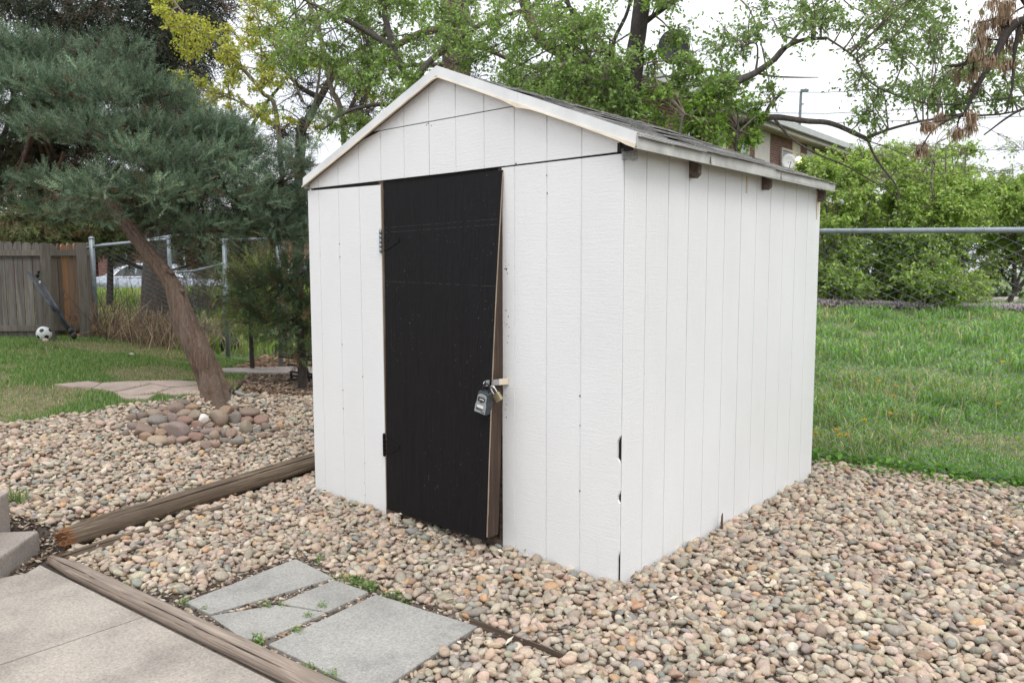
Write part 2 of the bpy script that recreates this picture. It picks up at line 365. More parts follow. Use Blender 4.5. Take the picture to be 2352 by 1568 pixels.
# ------------------------------------------------------------------ light
w = bpy.data.worlds.new('World'); S.world = w; w.use_nodes = True; nt = w.node_tree; nt.nodes.clear()
sky = nt.nodes.new('ShaderNodeTexSky'); sky.sky_type = 'NISHITA'; sky.sun_disc = False
SUN_EL, SUN_DIR = math.radians(52), A_([.62, -.40])
sky.sun_elevation = SUN_EL; sky.sun_rotation = math.atan2(SUN_DIR[0], SUN_DIR[1]); sky.air_density = 1.; sky.dust_density = 3.; sky.altitude = 1600
bg = nt.nodes.new('ShaderNodeBackground'); bg.inputs[1].default_value = .14
tc = nt.nodes.new('ShaderNodeTexCoord'); mp = nt.nodes.new('ShaderNodeMapping'); mp.inputs['Scale'].default_value = (1, 1, 2.2)
cn = N(nt, 'ShaderNodeTexNoise', Scale=1.6, Detail=5., Roughness=.55)
nt.links.new(tc.outputs['Generated'], mp.inputs[0]); nt.links.new(mp.outputs[0], cn.inputs[0])
cc = ramp(nt, cn.outputs[0], [(.3, (6.6, 7.0, 7.7)), (.7, (9.4, 9.5, 9.7))])
sxyz = nt.nodes.new('ShaderNodeSeparateXYZ'); nt.links.new(tc.outputs['Generated'], sxyz.inputs[0])      # an overcast sky is darker toward the horizon
cc = mix(nt, 1., cc, ramp(nt, sxyz.outputs[2], [(0., .70), (.25, .86), (.6, 1.12), (1., 1.32)]), 'MULTIPLY'); cf = ramp(nt, cn.outputs[0], [(.28, .80), (.55, .97)])
nt.links.new(mix(nt, cf, sky.outputs[0], cc), bg.inputs[0])
wo = nt.nodes.new('ShaderNodeOutputWorld'); nt.links.new(bg.outputs[0], wo.inputs[0])
sl = bpy.data.lights.new('sun', 'SUN'); sl.energy = 1.0; sl.angle = math.radians(22); sl.color = (1, .965, .92)
so = bpy.data.objects.new('sun', sl); COL.objects.link(so)
sd = A_([SUN_DIR[0], SUN_DIR[1], 0]); sd = sd/np.linalg.norm(sd)*math.cos(SUN_EL)+A_([0, 0, math.sin(SUN_EL)])
so.rotation_euler = Vector(-sd).to_track_quat('-Z', 'Y').to_euler()
S.view_settings.view_transform = 'Standard'; S.view_settings.look = 'None'; S.view_settings.exposure = 0.36; S.view_settings.gamma = 1
S.cycles.use_denoising = True; S.cycles.max_bounces = 6; S.cycles.diffuse_bounces = 3; S.cycles.glossy_bounces = 2; S.cycles.transmission_bounces = 3; S.cycles.caustics_reflective = False; S.cycles.caustics_refractive = False


# ================================================================== THE SHED
shed = thing('garden_shed', 'white painted wooden garden shed with a black door, standing on river stones', 'shed', (-1.19, 1.2, 0))
RX, SLOPE = -1.135, .392
def zl(x, base): return base-SLOPE*abs(x-RX)
G0, GS = -1.238, .2032
def siding(mb, axis, a0, a1, zb, zt, grooves, wide=.008, joints=(), xoff=0.):
    """grooved plywood: proud boards 15 mm thick with recessed grooves between them"""
    cuts = sorted(g for g in grooves if a0+.02 < g < a1-.02)
    e = [a0]+[v for g in cuts for v in (g-(wide if g not in joints else .0045)/2, g+(wide if g not in joints else .0045)/2)]+[a1]
    def blk(p, q, f0, f1, bend=0):
        if axis == 'x':
            V = [(p, f0, zb(p)), (q, f0, zb(q)), (q, f1, zb(q)), (p, f1, zb(p)), (p, f0, zt(p)), (q, f0, zt(q)), (q, f1, zt(q)), (p, f1, zt(p))]
        else:
            V = [(-f0, p, zb(p)), (-f0, q, zb(q)), (-f1, q, zb(q)), (-f1, p, zb(p)), (-f0, p, zt(p)), (-f0, q, zt(q)), (-f1, q, zt(q)), (-f1, p, zt(p))]
        mb.hexa(V)
    for i in range(0, len(e), 2):
        segs = [e[i], e[i+1]]
        if axis == 'x' and e[i] < RX < e[i+1] and abs(zt(e[i])-zt(e[i+1])) > 1e-6 or (axis == 'x' and e[i] < RX < e[i+1]): segs = [e[i], RX, e[i+1]]
        for p, q in zip(segs[:-1], segs[1:]): blk(p, q, rng.uniform(0, .0008), .015)
    for i in range(1, len(e)-1, 2):
        g = .5*(e[i]+e[i+1]); d = .0045 if all(abs(g-j) > .003 for j in joints) else .0142
        blk(e[i]-.0005, e[i+1]+.0005, d, .0146)
gx = [G0+k*GS for k in range(-6, 7)]
front = MB(); siding(front, 'x', -2.37, -1.652, lambda x: -.06, lambda x: 1.972-.014*(x+2.37)/.72, gx)
part('wall', front, M['paint'], shed)
mb = MB(); siding(mb, 'x', -.713, -.118, lambda x: -.06, lambda x: 1.975, gx)
# last board, its outer edge broken and chipped low down
zs = np.concatenate([[-.06, .02], np.arange(.1, 1.0, .015), [1.2, 1.5, 1.975]])
for z0, z1 in zip(zs[:-1], zs[1:]):
    def ex(z):
        c = min(.0145, max(0, vnoise(z*19, 3.3, 0, 15)-.56)*.16)*float(ss((z-.34)/.04)*(1-ss((z-.68)/.04))) + .0080*float(1-ss((z-.13)/.05))
        return -.0003-c-.0010*vnoise(z*30, 0, 0, 8)
    mb.hexa([(-.1185, .0004, z0), (ex(z0), .0004, z0), (ex(z0), .015, z0), (-.1185, .015, z0), (-.1185, .0004, z1), (ex(z1), .0004, z1), (ex(z1), .015, z1), (-.1185, .015, z1)])
part('wall', mb, M['paint'], shed)
mb = MB(); siding(mb, 'x', -2.35, -.018, lambda x: 1.981+.004*abs(x-RX), lambda x: min(2.262, zl(x, 2.498)), gx, joints=(G0,))
part('gable_panel', mb, M['paint'], shed)
mb = MB(); siding(mb, 'x', -1.73, -.54, lambda x: 2.267, lambda x: max(2.268, zl(x, 2.498)), gx)
part('gable_panel', mb, M['paint'], shed)
sy = [k*GS for k in range(1, 12)]
mb = MB(); siding(mb, 'y', .0165, 2.46, lambda y: -.06, lambda y: 2.012, sy, .0075, joints=(sy[5],))
part('side_wall', mb, M['paint'], shed)
mb = MB(); mb.box((-2.37, .016, -.06), (-2.355, 2.46, 2.01)); part('side_wall', mb, M['paint'], shed)
mb = MB(); mb.add([(-2.354, 2.43, -.06), (-.016, 2.43, -.06), (-.016, 2.43, 2.02), (RX, 2.43, 2.49), (-2.354, 2.43, 2.02)]+[(-2.354, 2.445, -.06), (-.016, 2.445, -.06), (-.016, 2.445, 2.02), (RX, 2.445, 2.49), (-2.354, 2.445, 2.02)],
    [[0, 1, 2, 3, 4], [9, 8, 7, 6, 5], [0, 5, 6, 1], [1, 6, 7, 2], [2, 7, 8, 3], [3, 8, 9, 4], [4, 9, 5, 0]])
part('rear_wall', mb, M['paint'], shed)
mb = MB(); mb.box((-2.34, .02, -.05), (-.03, 2.42, .0)); part('floor', mb, M['old'], shed)
# studs just behind the opening; corner post and thin strip blackened to paint shade in the cracks
mb = MB(); mb.box((-.055, .019, -.04), (-.0175, .056, 1.99)); mb.box((-.0148, .0154, -.05), (-.0004, .0162, 1.96)); part('corner_post_shade_strip', mb, M['dark'], shed)
mb = MB(); mb.box((-1.69, .0175, -.04), (-1.646, .10, 1.99)); part('door_jamb', mb, M['old'], shed)
mb = MB(); mb.box((-.752, .0175, -.04), (-.716, .10, 1.99)); mb2 = mb; part('door_jamb', mb, M['old'], shed)
mb = MB(); mb.box((-1.6515, .001, -.03), (-1.6465, .0165, 1.966)); part('panel_edge', mb, M['ply'], shed)
mb = MB(); mb.box((-1.645, -.004, -.05), (-.714, .085, .052)); part('door_sill', mb, M['old'], shed)
mb = MB(); mb.box((-2.33, .018, 1.93), (-.03, .056, 2.02)); part('header', mb, M['dark'], shed)

# --- door, twisted outward at its lower right corner
CB = [A_([-1.628, -.012, .045]), A_([-.705, -.138, .098]), A_([-.703, -.008, 1.962]), A_([-1.612, -.006, 1.948])]
def DP(u, v, w):
    v2 = v; p = (CB[0]*(1-u)+CB[1]*u)*(1-v2)+(CB[3]*(1-u)+CB[2]*u)*v2
    return p+A_([0, w, 0])+A_([0, -.012*math.sin(PI*v)*u, 0])
def dslab(mb, u0, u1, v0, v1, w0, w1, nu=1, nv=14, jit=0., c=None):
    us = np.linspace(u0, u1, nu+1); vs = np.linspace(v0, v1, nv+1)
    for j in range(nv):
        for i in range(nu):
            a = jit*(vnoise(vs[j]*40, 1, 0, 2)-.5) if i == nu-1 else 0; b = jit*(vnoise(vs[j+1]*40, 1, 0, 2)-.5) if i == nu-1 else 0
            mb.hexa([DP(us[i], vs[j], w0), DP(us[i+1]+a, vs[j], w0), DP(us[i+1]+a, vs[j], w1), DP(us[i], vs[j], w1),
                     DP(us[i], vs[j+1], w0), DP(us[i+1]+b, vs[j+1], w0), DP(us[i+1]+b, vs[j+1], w1), DP(us[i], vs[j+1], w1)], c)
mb = MB(); dslab(mb, 0, 1, 0, 1, 0, .012, 6, 20, .006)
door = part('door', mb, M['door'], shed)
mb = MB(); dslab(mb, .955, .994, .004, .996, .0123, .098, 1, 16, .003); part('stile', mb, M['raw'], door)
mb = MB(); dslab(mb, .045, .954, .004, .045, .0126, .09, 2, 1); part('bottom_rail', mb, M['old'], door)
mb = MB(); dslab(mb, .008, .044, .004, .996, .0126, .05, 1, 12); part('stile', mb, M['old'], door)
# a pale rubbed line of bare ply along the top and right edges
mb = MB()
vs = np.linspace(.01, .995, 120); wv_ = .0004+.0022*np.clip(vnoise(vs*38, 2., 0, 6)-.45, 0, 1)*2
V = A_([DP(1.0032, v, -.0004) for v in vs]+[DP(1.0032+w_, v, -.0004) for v, w_ in zip(vs, wv_)]+[DP(1.0032+w_, v, .008) for v, w_ in zip(vs, wv_)]+[DP(1.0032, v, .008) for v in vs]); k = np.arange(119); m = 120
mb.add(V, np.concatenate([np.stack([a*m+k, b*m+k, b*m+k+1, a*m+k+1], 1) for a, b in ((0, 1), (1, 2), (2, 3), (3, 0))]))
part('bare_edge', mb, M['ply'], door)
def hinge(vc, mat, strapmat):
    mb = MB(); z = DP(0, vc, 0)
    for k in range(5):
        z0 = z[2]-.065+k*.026; mb.cyl((-1.642, -.014, z0+.0008), (-1.642, -.014, z0+.0248), .0085, 12)
    mb.cyl((-1.642, -.014, z[2]-.070), (-1.642, -.014, z[2]-.0652), .006, 10); mb.cyl((-1.642, -.014, z[2]+.0652), (-1.642, -.014, z[2]+.069), .006, 10)
    mb.box((-1.656, -.006, z[2]-.062), (-1.6435, -.001, z[2]+.062))
    h = part('hinge', mb, mat, door, True)
    mb = MB(); a = DP(.012, vc+.03, -.003); b = DP(.012, vc-.03, -.003); c = DP(.15, vc-.005, -.003); d = DP(.15, vc+.005, -.003)
    n = A_([0, .0028, 0]); mb.hexa([b, c, c+n, b+n, a, d, d+n, a+n])
    for u in (.04, .09, .135):
        p = DP(u, vc, -.003); mb.cyl(p, p-A_([0, .0016, 0]), .0045, 10)
    part('strap', mb, strapmat, h)
hinge((1.64-.045)/1.91, M['zinc'], M['door']); hinge((.435-.045)/1.91, M['door'], M['door'])

mb = MB()                                               # small knocks in the paint beside the door and along the joints
for cx_, cz_, n_, sx_, sz_ in ((-.69, 1.47, 8, .010, .03), (-.685, 1.20, 9, .012, .05), (-.69, .80, 4, .01, .05), (-1.245, 2.25, 4, .012, .01), (-.62, 1.985, 3, .004, .01), (-.425, 1.9, 2, .003, .04), (-.222, .5, 3, .003, .3), (-2.05, 1.0, 5, .003, .5), (-1.85, .4, 4, .003, .3)):
    for k in range(n_):
        x_, z_ = cx_+rng.normal(0, sx_), cz_+rng.normal(0, sz_); r_ = rng.uniform(.0015, .0038); mb.cyl((x_, .0035, z_), (x_, -.0006, z_), r_, 7)
tag(part('paint_chips', mb, M['tail'], shed), kind='stuff')
# --- hasp bridging door and wall
h1 = onplane(1166, 875, 1, -.004); h0 = onplane(1116, 880, 1, -.108); hm = h0+(h1-h0)*.60
hd = (h1-h0)/np.linalg.norm(h1-h0)
mb = MB(); mb.beam(h0, hm, .003, .030); mb.cyl(h0+hd*.016+A_([0, -.003, 0]), h0+hd*.016+A_([0, -.0045, 0]), .006, 12)
hs = part('hasp', mb, M['steel'], shed)
mb = MB(); mb.beam(hm+hd*.0002, h1, .0034, .031); mb.beam(h1+A_([-.002, -.004, 0]), h1+A_([.006, .001, 0]), .004, .036); part('painted_end', mb, M['cream'], hs)
mb = MB(); s0 = h0+A_([-.006, .02, -.002]); mb.tube(smoothline([s0+A_([-.004, .012, .012]), s0+A_([-.003, -.018, .010]), s0+A_([.0, -.03, -.002]), s0+A_([.003, -.02, -.013]), s0+A_([.002, .012, -.014])], 5), .0028, 8)
mb.box(s0+A_([-.018, .011, -.019]), s0+A_([.016, .0145, .019])); part('staple', mb, M['steel'], hs, True)

# --- roof
def rp(s, y, h, side=1):                                # a point on the roof: s metres up from the eave, h above the deck
    L = math.hypot(1.22, 1.22*SLOPE); cx, cz = 1.22/L, 1.22*SLOPE/L
    x = .085-s*cx; z = 2.03+s*cz; x += h*cz; z += h*cx
    return A_([x if side > 0 else 2*RX-x, y, z])
RL = math.hypot(1.22, 1.22*SLOPE); Y0, Y1 = -.026, 2.455
roof = None
mb = MB()
for sd_ in (1, -1):
    mb.hexa([rp(.004, Y0+.004, -.016, sd_), rp(.004, Y1, -.016, sd_), rp(RL, Y1, -.016, sd_), rp(RL, Y0+.004, -.016, sd_), rp(.004, Y0+.004, .0, sd_), rp(.004, Y1, .0, sd_), rp(RL, Y1, .0, sd_), rp(RL, Y0+.004, .0, sd_)])
roof = part('roof', mb, M['old'], shed)
mb = MB(); EXP = .108
for sd_ in (1, -1):
    nc = int(RL/EXP)+1
    for k in range(nc):
        s0 = k*EXP-.014; s1 = min(s0+EXP+.06, RL+.002); y = Y0+.006-(.15 if k % 2 else 0); base = .003
        while y < Y1:
            wd = .30*rng.uniform(.97, 1.03); a, b2 = max(y, Y0+.006), min(y+wd-.006, Y1+.012)
            if b2-a > .02:
                lift = .011+rng.uniform(0, .004)+(.009 if rng.random() < .10 else 0); js = rng.uniform(-.006, .006); g = rng.uniform(.62, 1.3)
                for yy0, yy1 in zip(np.linspace(a, b2, 3)[:-1], np.linspace(a, b2, 3)[1:]):
                    l1, l2 = lift+.002*rng.random(), lift+.002*rng.random()
                    mb.hexa([rp(s0+js, yy0, l1-.005, sd_), rp(s0+js, yy1, l2-.005, sd_), rp(s1, yy1, base, sd_), rp(s1, yy0, base, sd_),
                             rp(s0+js, yy0, l1, sd_), rp(s0+js, yy1, l2, sd_), rp(s1, yy1, base+.0035, sd_), rp(s1, yy0, base+.0035, sd_)], (g, g*.99, g*.97))
            y += wd
part('shingles', mb, M['shingle'], roof)
mb = MB(); y = Y0+.006
while y < Y1:                                           # ridge caps
    g = rng.uniform(.8, 1.2); l = rng.uniform(.012, .018)
    for sd_ in (1, -1):
        mb.hexa([rp(RL-.12, y, l, sd_), rp(RL-.12, y+.19, l-.009, sd_), rp(RL, y+.19, l-.007, sd_), rp(RL, y, l+.002, sd_), rp(RL-.12, y, l+.005, sd_), rp(RL-.12, y+.19, l-.004, sd_), rp(RL, y+.19, l-.002, sd_), rp(RL, y, l+.007, sd_)], (g, g, g))
    y += .15
part('ridge_cap', mb, M['shingle'], roof)
# front fascia pieces (px of the lap joints read off the photo)
def fz(x, h): return 2.535-h-SLOPE*abs(x-RX)
def fpiece(x0, x1, y, ht=.0, mat='fascia'):
    mb = MB(); n = 6; xs = np.linspace(x0, x1, n+1)
    for a, b2 in zip(xs[:-1], xs[1:]):
        ya, yb = y-.002*vnoise(a*4, 1, 0, 3), y-.002*vnoise(b2*4, 1, 0, 3)
        mb.hexa([(a, ya, fz(a, .052)), (b2, yb, fz(b2, .052)), (b2, y+.006, fz(b2, .052)), (a, y+.006, fz(a, .052)), (a, ya+.003, fz(a, 0)+ht), (b2, yb+.003, fz(b2, 0)+ht), (b2, y+.006, fz(b2, 0)+ht), (a, y+.006, fz(a, 0)+ht)])
    return part('fascia', mb, M[mat], roof)
jx = onplane(1183, 218, 1, -.036)[0]; jl = onplane(893, 322, 1, -.036)[0]
fpiece(RX+.0, jx+.012, -.0400); fpiece(jx, .086, -.0345); fpiece(jl-.010, RX-.0, -.0400); fpiece(-2.372, jl, -.0345)
mb = MB()                                               # cream drip lip, buckled here and there
xs = np.linspace(-2.372, .086, 60)
def lipd(x): return .006+.010*max(0, vnoise(x*3.1, 2, 0, 12)-.35)+.012*math.exp(-((x-jx-.01)/.05)**2)+.010*math.exp(-((x-.07)/.05)**2)
for a, b2 in zip(xs[:-1], xs[1:]):
    if a < RX < b2: b3 = RX
    mb.hexa([(a, -.046, fz(a, .053+lipd(a))), (b2, -.046, fz(b2, .053+lipd(b2))), (b2, -.026, fz(b2, .055)), (a, -.026, fz(a, .055)), (a, -.044, fz(a, .0515)), (b2, -.044, fz(b2, .0515)), (b2, -.025, fz(b2, .0525)), (a, -.025, fz(a, .0525))])
part('drip_lip', mb, M['cream'], roof)
for side in (1, -1):
    cuts = [-.032, .66, 1.56, 2.462] if side > 0 else [-.032, 1.2, 2.462]
    for k, (a, b2) in enumerate(zip(cuts[:-1], cuts[1:])):
        mb = MB(); o_ = .0015*(k % 2); x0 = .088+o_; f = lambda x: x if side > 0 else 2*RX-x
        ys = np.linspace(a, b2+.012, 5)
        for p, q in zip(ys[:-1], ys[1:]):
            dz = .003*(vnoise(p*2, 4, 0, 3)-.5); dz2 = .003*(vnoise(q*2, 4, 0, 3)-.5)
            V = [(x0, p, 1.992+dz), (x0, q, 1.992+dz2), (x0+.002, q, 1.992+dz2), (x0+.002, p, 1.992+dz), (x0-.004, p, 2.042), (x0-.004, q, 2.042), (x0, q, 2.043), (x0, p, 2.043)]
            V += []
            mb.hexa([(f(v[0]), v[1], v[2]) for v in V])
        mb.hexa([(f(v[0]), v[1], v[2]) for v in [(x0-.012, a, 1.986), (x0-.012, b2, 1.986), (x0+.004, b2, 1.984), (x0+.004, a, 1.984), (x0-.012, a, 1.990), (x0-.012, b2, 1.990), (x0+.004, b2, 1.9915), (x0+.004, a, 1.9915)]])
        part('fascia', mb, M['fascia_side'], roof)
for yk in (.655, 1.545):                                # dark lifted notch at each lap
    mb = MB(); mb.add([(.0935, yk-.014, 1.985), (.0935, yk+.004, 1.985), (.0935, yk-.002, 2.022), (.0905, yk-.014, 1.985), (.0905, yk+.004, 1.985), (.0905, yk-.002, 2.022)], [[0, 1, 2], [5, 4, 3], [0, 3, 4, 1], [1, 4, 5, 2], [2, 5, 3, 0]])
    part('lap_gap', mb, M['tail'], roof)
# rafter tails
for k, yk in enumerate((.62, 1.50, 2.40)):
    mb = MB(); h = [.066, .058, .07][k]; xo = .052
    mb.add([(.001, yk-.015, 2.005), (xo, yk-.015, 1.985), (xo, yk-.015, 1.985-h*.72), (xo-.02, yk-.015, 1.985-h), (.001, yk-.015, 1.985-h+.004)]+[(.001, yk+.015, 2.005), (xo, yk+.015, 1.985), (xo, yk+.015, 1.985-h*.72), (xo-.02, yk+.015, 1.985-h), (.001, yk+.015, 1.985-h+.004)],
        [[0, 1, 2, 3, 4], [9, 8, 7, 6, 5]]+[[i, i+5, (i+1) % 5+5, (i+1) % 5] for i in range(5)], (.9, .85, .8))
    part('rafter_tail', mb, M['tail'], roof)
# open corner under the front eave: near-black sheets paint its shade, closed with hardware cloth
mb = MB(); mb.box((.0012, -.03, 1.986), (.006, -.002, 2.03)); mb.box((-.015, -.0225, 1.979), (.066, -.0205, 2.02)); part('eave_shade_sheets', mb, M['dark'], roof)
mb = MB(); p0, p1 = A_([.012, -.030, 1.992]), A_([.052, .03, 1.992])
for k in range(12):
    t = k/11; a = p0+(p1-p0)*t; mb.tube([a, a+A_([.004, .002, -.048-.006*math.sin(k)])], .0009, 4)
for k in range(9):
    mb.tube([p0+A_([.0, 0, -.006*k]), p1+A_([.004, 0, -.006*k])], .0009, 4)
part('hardware_cloth', mb, M['wire'], roof)
mb = MB(); mb.box((.0008, 1.272, 1.895), (.003, 1.292, 1.99)); part('foam_drip', mb, M['cream'], shed); mb = MB(); V = A_([(.001, 2.37, 1.99), (.001, 2.43, 1.99), (.001, 2.425, 1.86), (.001, 2.395, 1.80), (.006, 2.37, 1.99), (.006, 2.43, 1.99), (.006, 2.425, 1.86), (.006, 2.395, 1.80)])
mb.hexa([V[i] for i in (0, 1, 2, 3, 4, 5, 6, 7)]); part('foam_drip', mb, M['cream'], shed)

# --- locks hanging from the hasp
D0 = float(depth(h0))
def hang(px, py, dd): return at(px, py, D0+dd)
pc = hang(1142, 909, -.02); ps = hang(1124, 880, -.012)
pad = thing('padlock', 'small brass padlock with a steel shackle hooked through the door hasp', 'padlock', pc)
ax = (pc-ps); ax /= np.linalg.norm(ax); sx = np.cross(ax, A_([0, -1., 0])); sx /= np.linalg.norm(sx); nx = np.cross(sx, ax)
def blockframe(mb, c, ex, ey, ez, hx, hy, hz, ch=.002):
    prof = [(-hx, -hz+ch), (-hx+ch, -hz), (hx-ch, -hz), (hx, -hz+ch), (hx, hz-ch), (hx-ch, hz), (-hx+ch, hz), (-hx, hz-ch)]
    V = [c+ex*p+ez*q-ey*hy for p, q in prof]+[c+ex*p+ez*q+ey*hy for p, q in prof]; n = 8
    mb.add(V, [list(range(n))[::-1], list(range(n, 2*n))]+[[i, (i+1) % n, n+(i+1) % n, n+i] for i in range(n)])
mb = MB(); blockframe(mb, pc+ax*.006, sx, ax, nx, .020, .021, .009); part('body', mb, M['brass'], pad)
mb = MB(); b0 = pc-ax*.015; mb.tube(smoothline([b0-sx*.0125+ax*.001, b0-sx*.0125-ax*.028, b0-sx*.008-ax*.038, b0-ax*.041, b0+sx*.008-ax*.038, b0+sx*.0125-ax*.028, b0+sx*.0125+ax*.001], 4), .0038, 10); part('shackle', mb, M['chrome'], pad, True)
lc = hang(1107, 925, -.02)
lb = thing('key_lockbox', 'dark grey combination key lockbox hanging on the black door from the hasp', 'lockbox', lc)
ta = math.radians(13); ex = A_([math.cos(ta)*.97, .12, math.sin(-ta)*1.]); ex /= np.linalg.norm(ex); ez = A_([math.sin(ta), 0, math.cos(ta)]); ey = np.cross(ez, ex); ey /= np.linalg.norm(ey); ez = np.cross(ex, ey)
def P3(a, b, c): return lc+(ex*a+ey*b+ez*c)*1.1               # a right, b into the door, c up
def shape(prof, b0, b1, bevel=0.):
    n = len(prof); V = [P3(a*(1-bevel), b0, c*(1-bevel)) for a, c in prof]+[P3(a, b0+.004, c) for a, c in prof]+[P3(a, b1, c) for a, c in prof]
    F = [list(range(n))]+[[i, n+i, n+(i+1) % n, (i+1) % n] for i in range(n)]+[[n+i, 2*n+i, 2*n+(i+1) % n, n+(i+1) % n] for i in range(n)]+[list(range(2*n, 3*n))[::-1]]
    return V, F
casep = [(-.031, -.052), (.031, -.052), (.034, -.047), (.034, -.012), (.029, .008), (.029, .047), (.024, .052), (-.024, .052), (-.029, .047), (-.029, .008), (-.034, -.012), (-.034, -.047)]
mb = MB(); V, F = shape(casep, -.004, .036, .04); mb.add(V, F); part('case', mb, M['rubber'], lb)
facep = [(-.030, -.047), (.030, -.047), (.030, -.012), (.025, .006), (.025, .032), (.018, .040), (0, .043), (-.018, .040), (-.025, .032), (-.025, .006), (-.030, -.012)]
mb = MB(); V, F = shape(facep, -.0085, -.003, .03); mb.add(V, F); face = part('face_plate', mb, M['grayplate'], lb)
mb = MB(); V, F = shape([(-.018, .008), (.018, .008), (.020, .024), (.014, .028), (-.014, .028), (-.020, .024)], -.0098, -.0075); mb.add(V, F); part('dial_window', mb, M['black'], face)
for k in range(4):
    mb = MB(); x = -.0075+k*.0068; mb.tube([P3(x-.0024, -.0075, .017), P3(x+.0024, -.0075, .017)], .0052, 12); part('number_wheel', mb, M['label_white'], face, True)
mb = MB(); V, F = shape([(-.008, .002), (.008, .002), (.006, .006), (-.006, .006)], -.0098, -.0075); mb.add(V, F); part('shutter_tab', mb, M['black'], face)
mb = MB(); V, F = shape([(-.017, -.022), (.017, -.022), (.017, -.010), (-.017, -.010)], -.0092, -.0075); mb.add(V, F); part('label', mb, M['label_white'], face)
mb = MB(); mb.tube(smoothline([P3(-.017, .014, .05), P3(-.017, .014, .075), P3(-.010, .012, .088), P3(0, .01, .091), P3(.010, .012, .088), P3(.017, .014, .075), P3(.017, .014, .05)], 4), .0042, 10); part('shackle', mb, M['black'], lb, True)
def text(s, size, a, c, b, mat, parent, sh=0., name='lettering'):
    cu = bpy.data.curves.new(name, 'FONT'); cu.body = s; cu.size = size; cu.extrude = .0003; cu.align_x = 'CENTER'; cu.align_y = 'CENTER'; cu.offset = .00018; cu.shear = sh
    tmp = bpy.data.objects.new('tmp', cu); COL.objects.link(tmp); dg = bpy.context.evaluated_depsgraph_get(); dg.update()
    me = bpy.data.meshes.new_from_object(tmp.evaluated_get(dg)); bpy.data.objects.remove(tmp); me.materials.clear(); me.materials.append(mat)
    o = bpy.data.objects.new(name, me); COL.objects.link(o); o.parent = parent
    off = A_([0., 0, 0]); p = parent
    while p is not None: off += LOCS[p.name]; p = p.parent
    q = P3(a, b, c)-off
    o.matrix_local = Matrix(((ex[0], ez[0], -ey[0], q[0]), (ex[1], ez[1], -ey[1], q[1]), (ex[2], ez[2], -ey[2], q[2]), (0, 0, 0, 1)))
text('Master', .0155, -.002, -.029, -.0092, M['black'], face, .2); text('Lock', .0095, .016, -.039, -.0092, M['black'], face, .2)
for k, dgt in enumerate('0000'): text(dgt, .0085, -.0075+k*.0068, .017, -.0131, M['black'], face)
stk = thing('wooden_stake', 'splintered pine stake poking up from the stones against the side of the shed', 'stake', (.03, 1.0, 0))
mb = MB(); b_ = A_([.035, .985, -.03]); mb.add([b_+A_(v) for v in [(-.004, -.016, 0), (.006, -.016, 0), (.006, .016, 0), (-.004, .016, 0), (-.002, .002, .135), (.003, .002, .135), (.003, .012, .15), (-.002, .012, .15)]], [[0, 3, 2, 1], [4, 5, 6, 7], [0, 1, 5, 4], [1, 2, 6, 5], [2, 3, 7, 6], [3, 0, 4, 7]], (1.7, 1.5, 1.3))
part('splinter', mb, M['raw'], stk)

# ================================================================== GROUND
def RW(lst): return [R(*p)[:2] for p in lst]
slabA = RW([(425, 1391), (679, 1290), (767, 1333), (482, 1418)])
slabB = RW([(640, 1391), (769, 1336), (847, 1366), (752, 1410)])
slabC = RW([(484, 1421), (636, 1394), (749, 1413), (626, 1467), (590, 1474), (562, 1472), (540, 1462), (515, 1443)])
slabD = RW([(865, 1374), (1097, 1448), (855, 1607), (617, 1490)])
el0, el1 = R(122, 1296), R(665, 1560); eld = (el1-el0)/np.linalg.norm(el1-el0); el1 = el0+eld*2.9   # edging timber
elr = A_([eld[1], -eld[0], 0])
lg0, lg1 = R(150, 1262), R(715, 1080); lgd = (lg1-lg0)/np.linalg.norm(lg1-lg0); lg1 = lg0+lgd*2.6
patioP = [el0[:2]-elr[:2]*-.06+eld[:2]*-.0, el1[:2]+elr[:2]*.06, (1.0, -4.), (-6., -4.), (-6, -2.6), R(-150, 1345)[:2], R(0, 1335)[:2], R(60, 1322)[:2]]
dirtP = RW([(-60, 1200), (30, 1188), (100, 1205), (140, 1235), (165, 1275), (150, 1305), (230, 1345), (160, 1360), (90, 1345), (-60, 1350)])
gapP = RW([(400, 1378), (690, 1272), (760, 1318), (870, 1352), (1000, 1400), (1100, 1436), (1300, 1515), (1290, 1530), (1100, 1460), (900, 1600), (730, 1600), (600, 1500), (470, 1440)])
patch2 = RW([(700, 1568), (640, 1530), (500, 1468), (330, 1390), (200, 1318), (150, 1290), (190, 1290), (330, 1360), (420, 1370), (470, 1440), (600, 1500), (760, 1575)])
lawn_edge = RW([(-300, 1010), (0, 978), (140, 962), (272, 938), (400, 925), (480, 905), (560, 902), (720, 898), (900, 890)])
lawnP = [tuple(p) for p in lawn_edge]+[(-6., 9.), (-14., 9.), (-14., -6.)]
fe0, fe1 = R(1870, 1062), R(2352, 1127); fdir = (fe1-fe0)[:2]/np.linalg.norm((fe1-fe0)[:2])
FL = lambda s: fe0[:2]+fdir*s                            # a point along the right-hand fence line
def fside(x, y): return (x-fe0[0])*(-fdir[1])+(y-fe0[1])*fdir[0]      # >0 beyond the fence
mulchP = RW([(500, 925), (560, 905), (540, 880), (600, 850), (560, 845), (620, 825), (720, 815), (900, 812), (900, 915), (700, 915)])
mulchP = [tuple(p) for p in mulchP]
xs = np.concatenate([np.linspace(-150, -14, 40), np.linspace(-13.8, 6, 200), np.linspace(6.5, 120, 40)])
ys = np.concatenate([np.linspace(-60, -5, 20), np.linspace(-4.8, 10, 150), np.linspace(10.3, 30, 50), np.linspace(31, 220, 50)])
X, Y = np.meshgrid(xs, ys); Z = T(X, Y)
GREEN, BROWN, STONE, DIRT = A_([.13, .19, .065]), A_([.15, .105, .075]), A_([.16, .13, .105]), A_([.062, .045, .034])
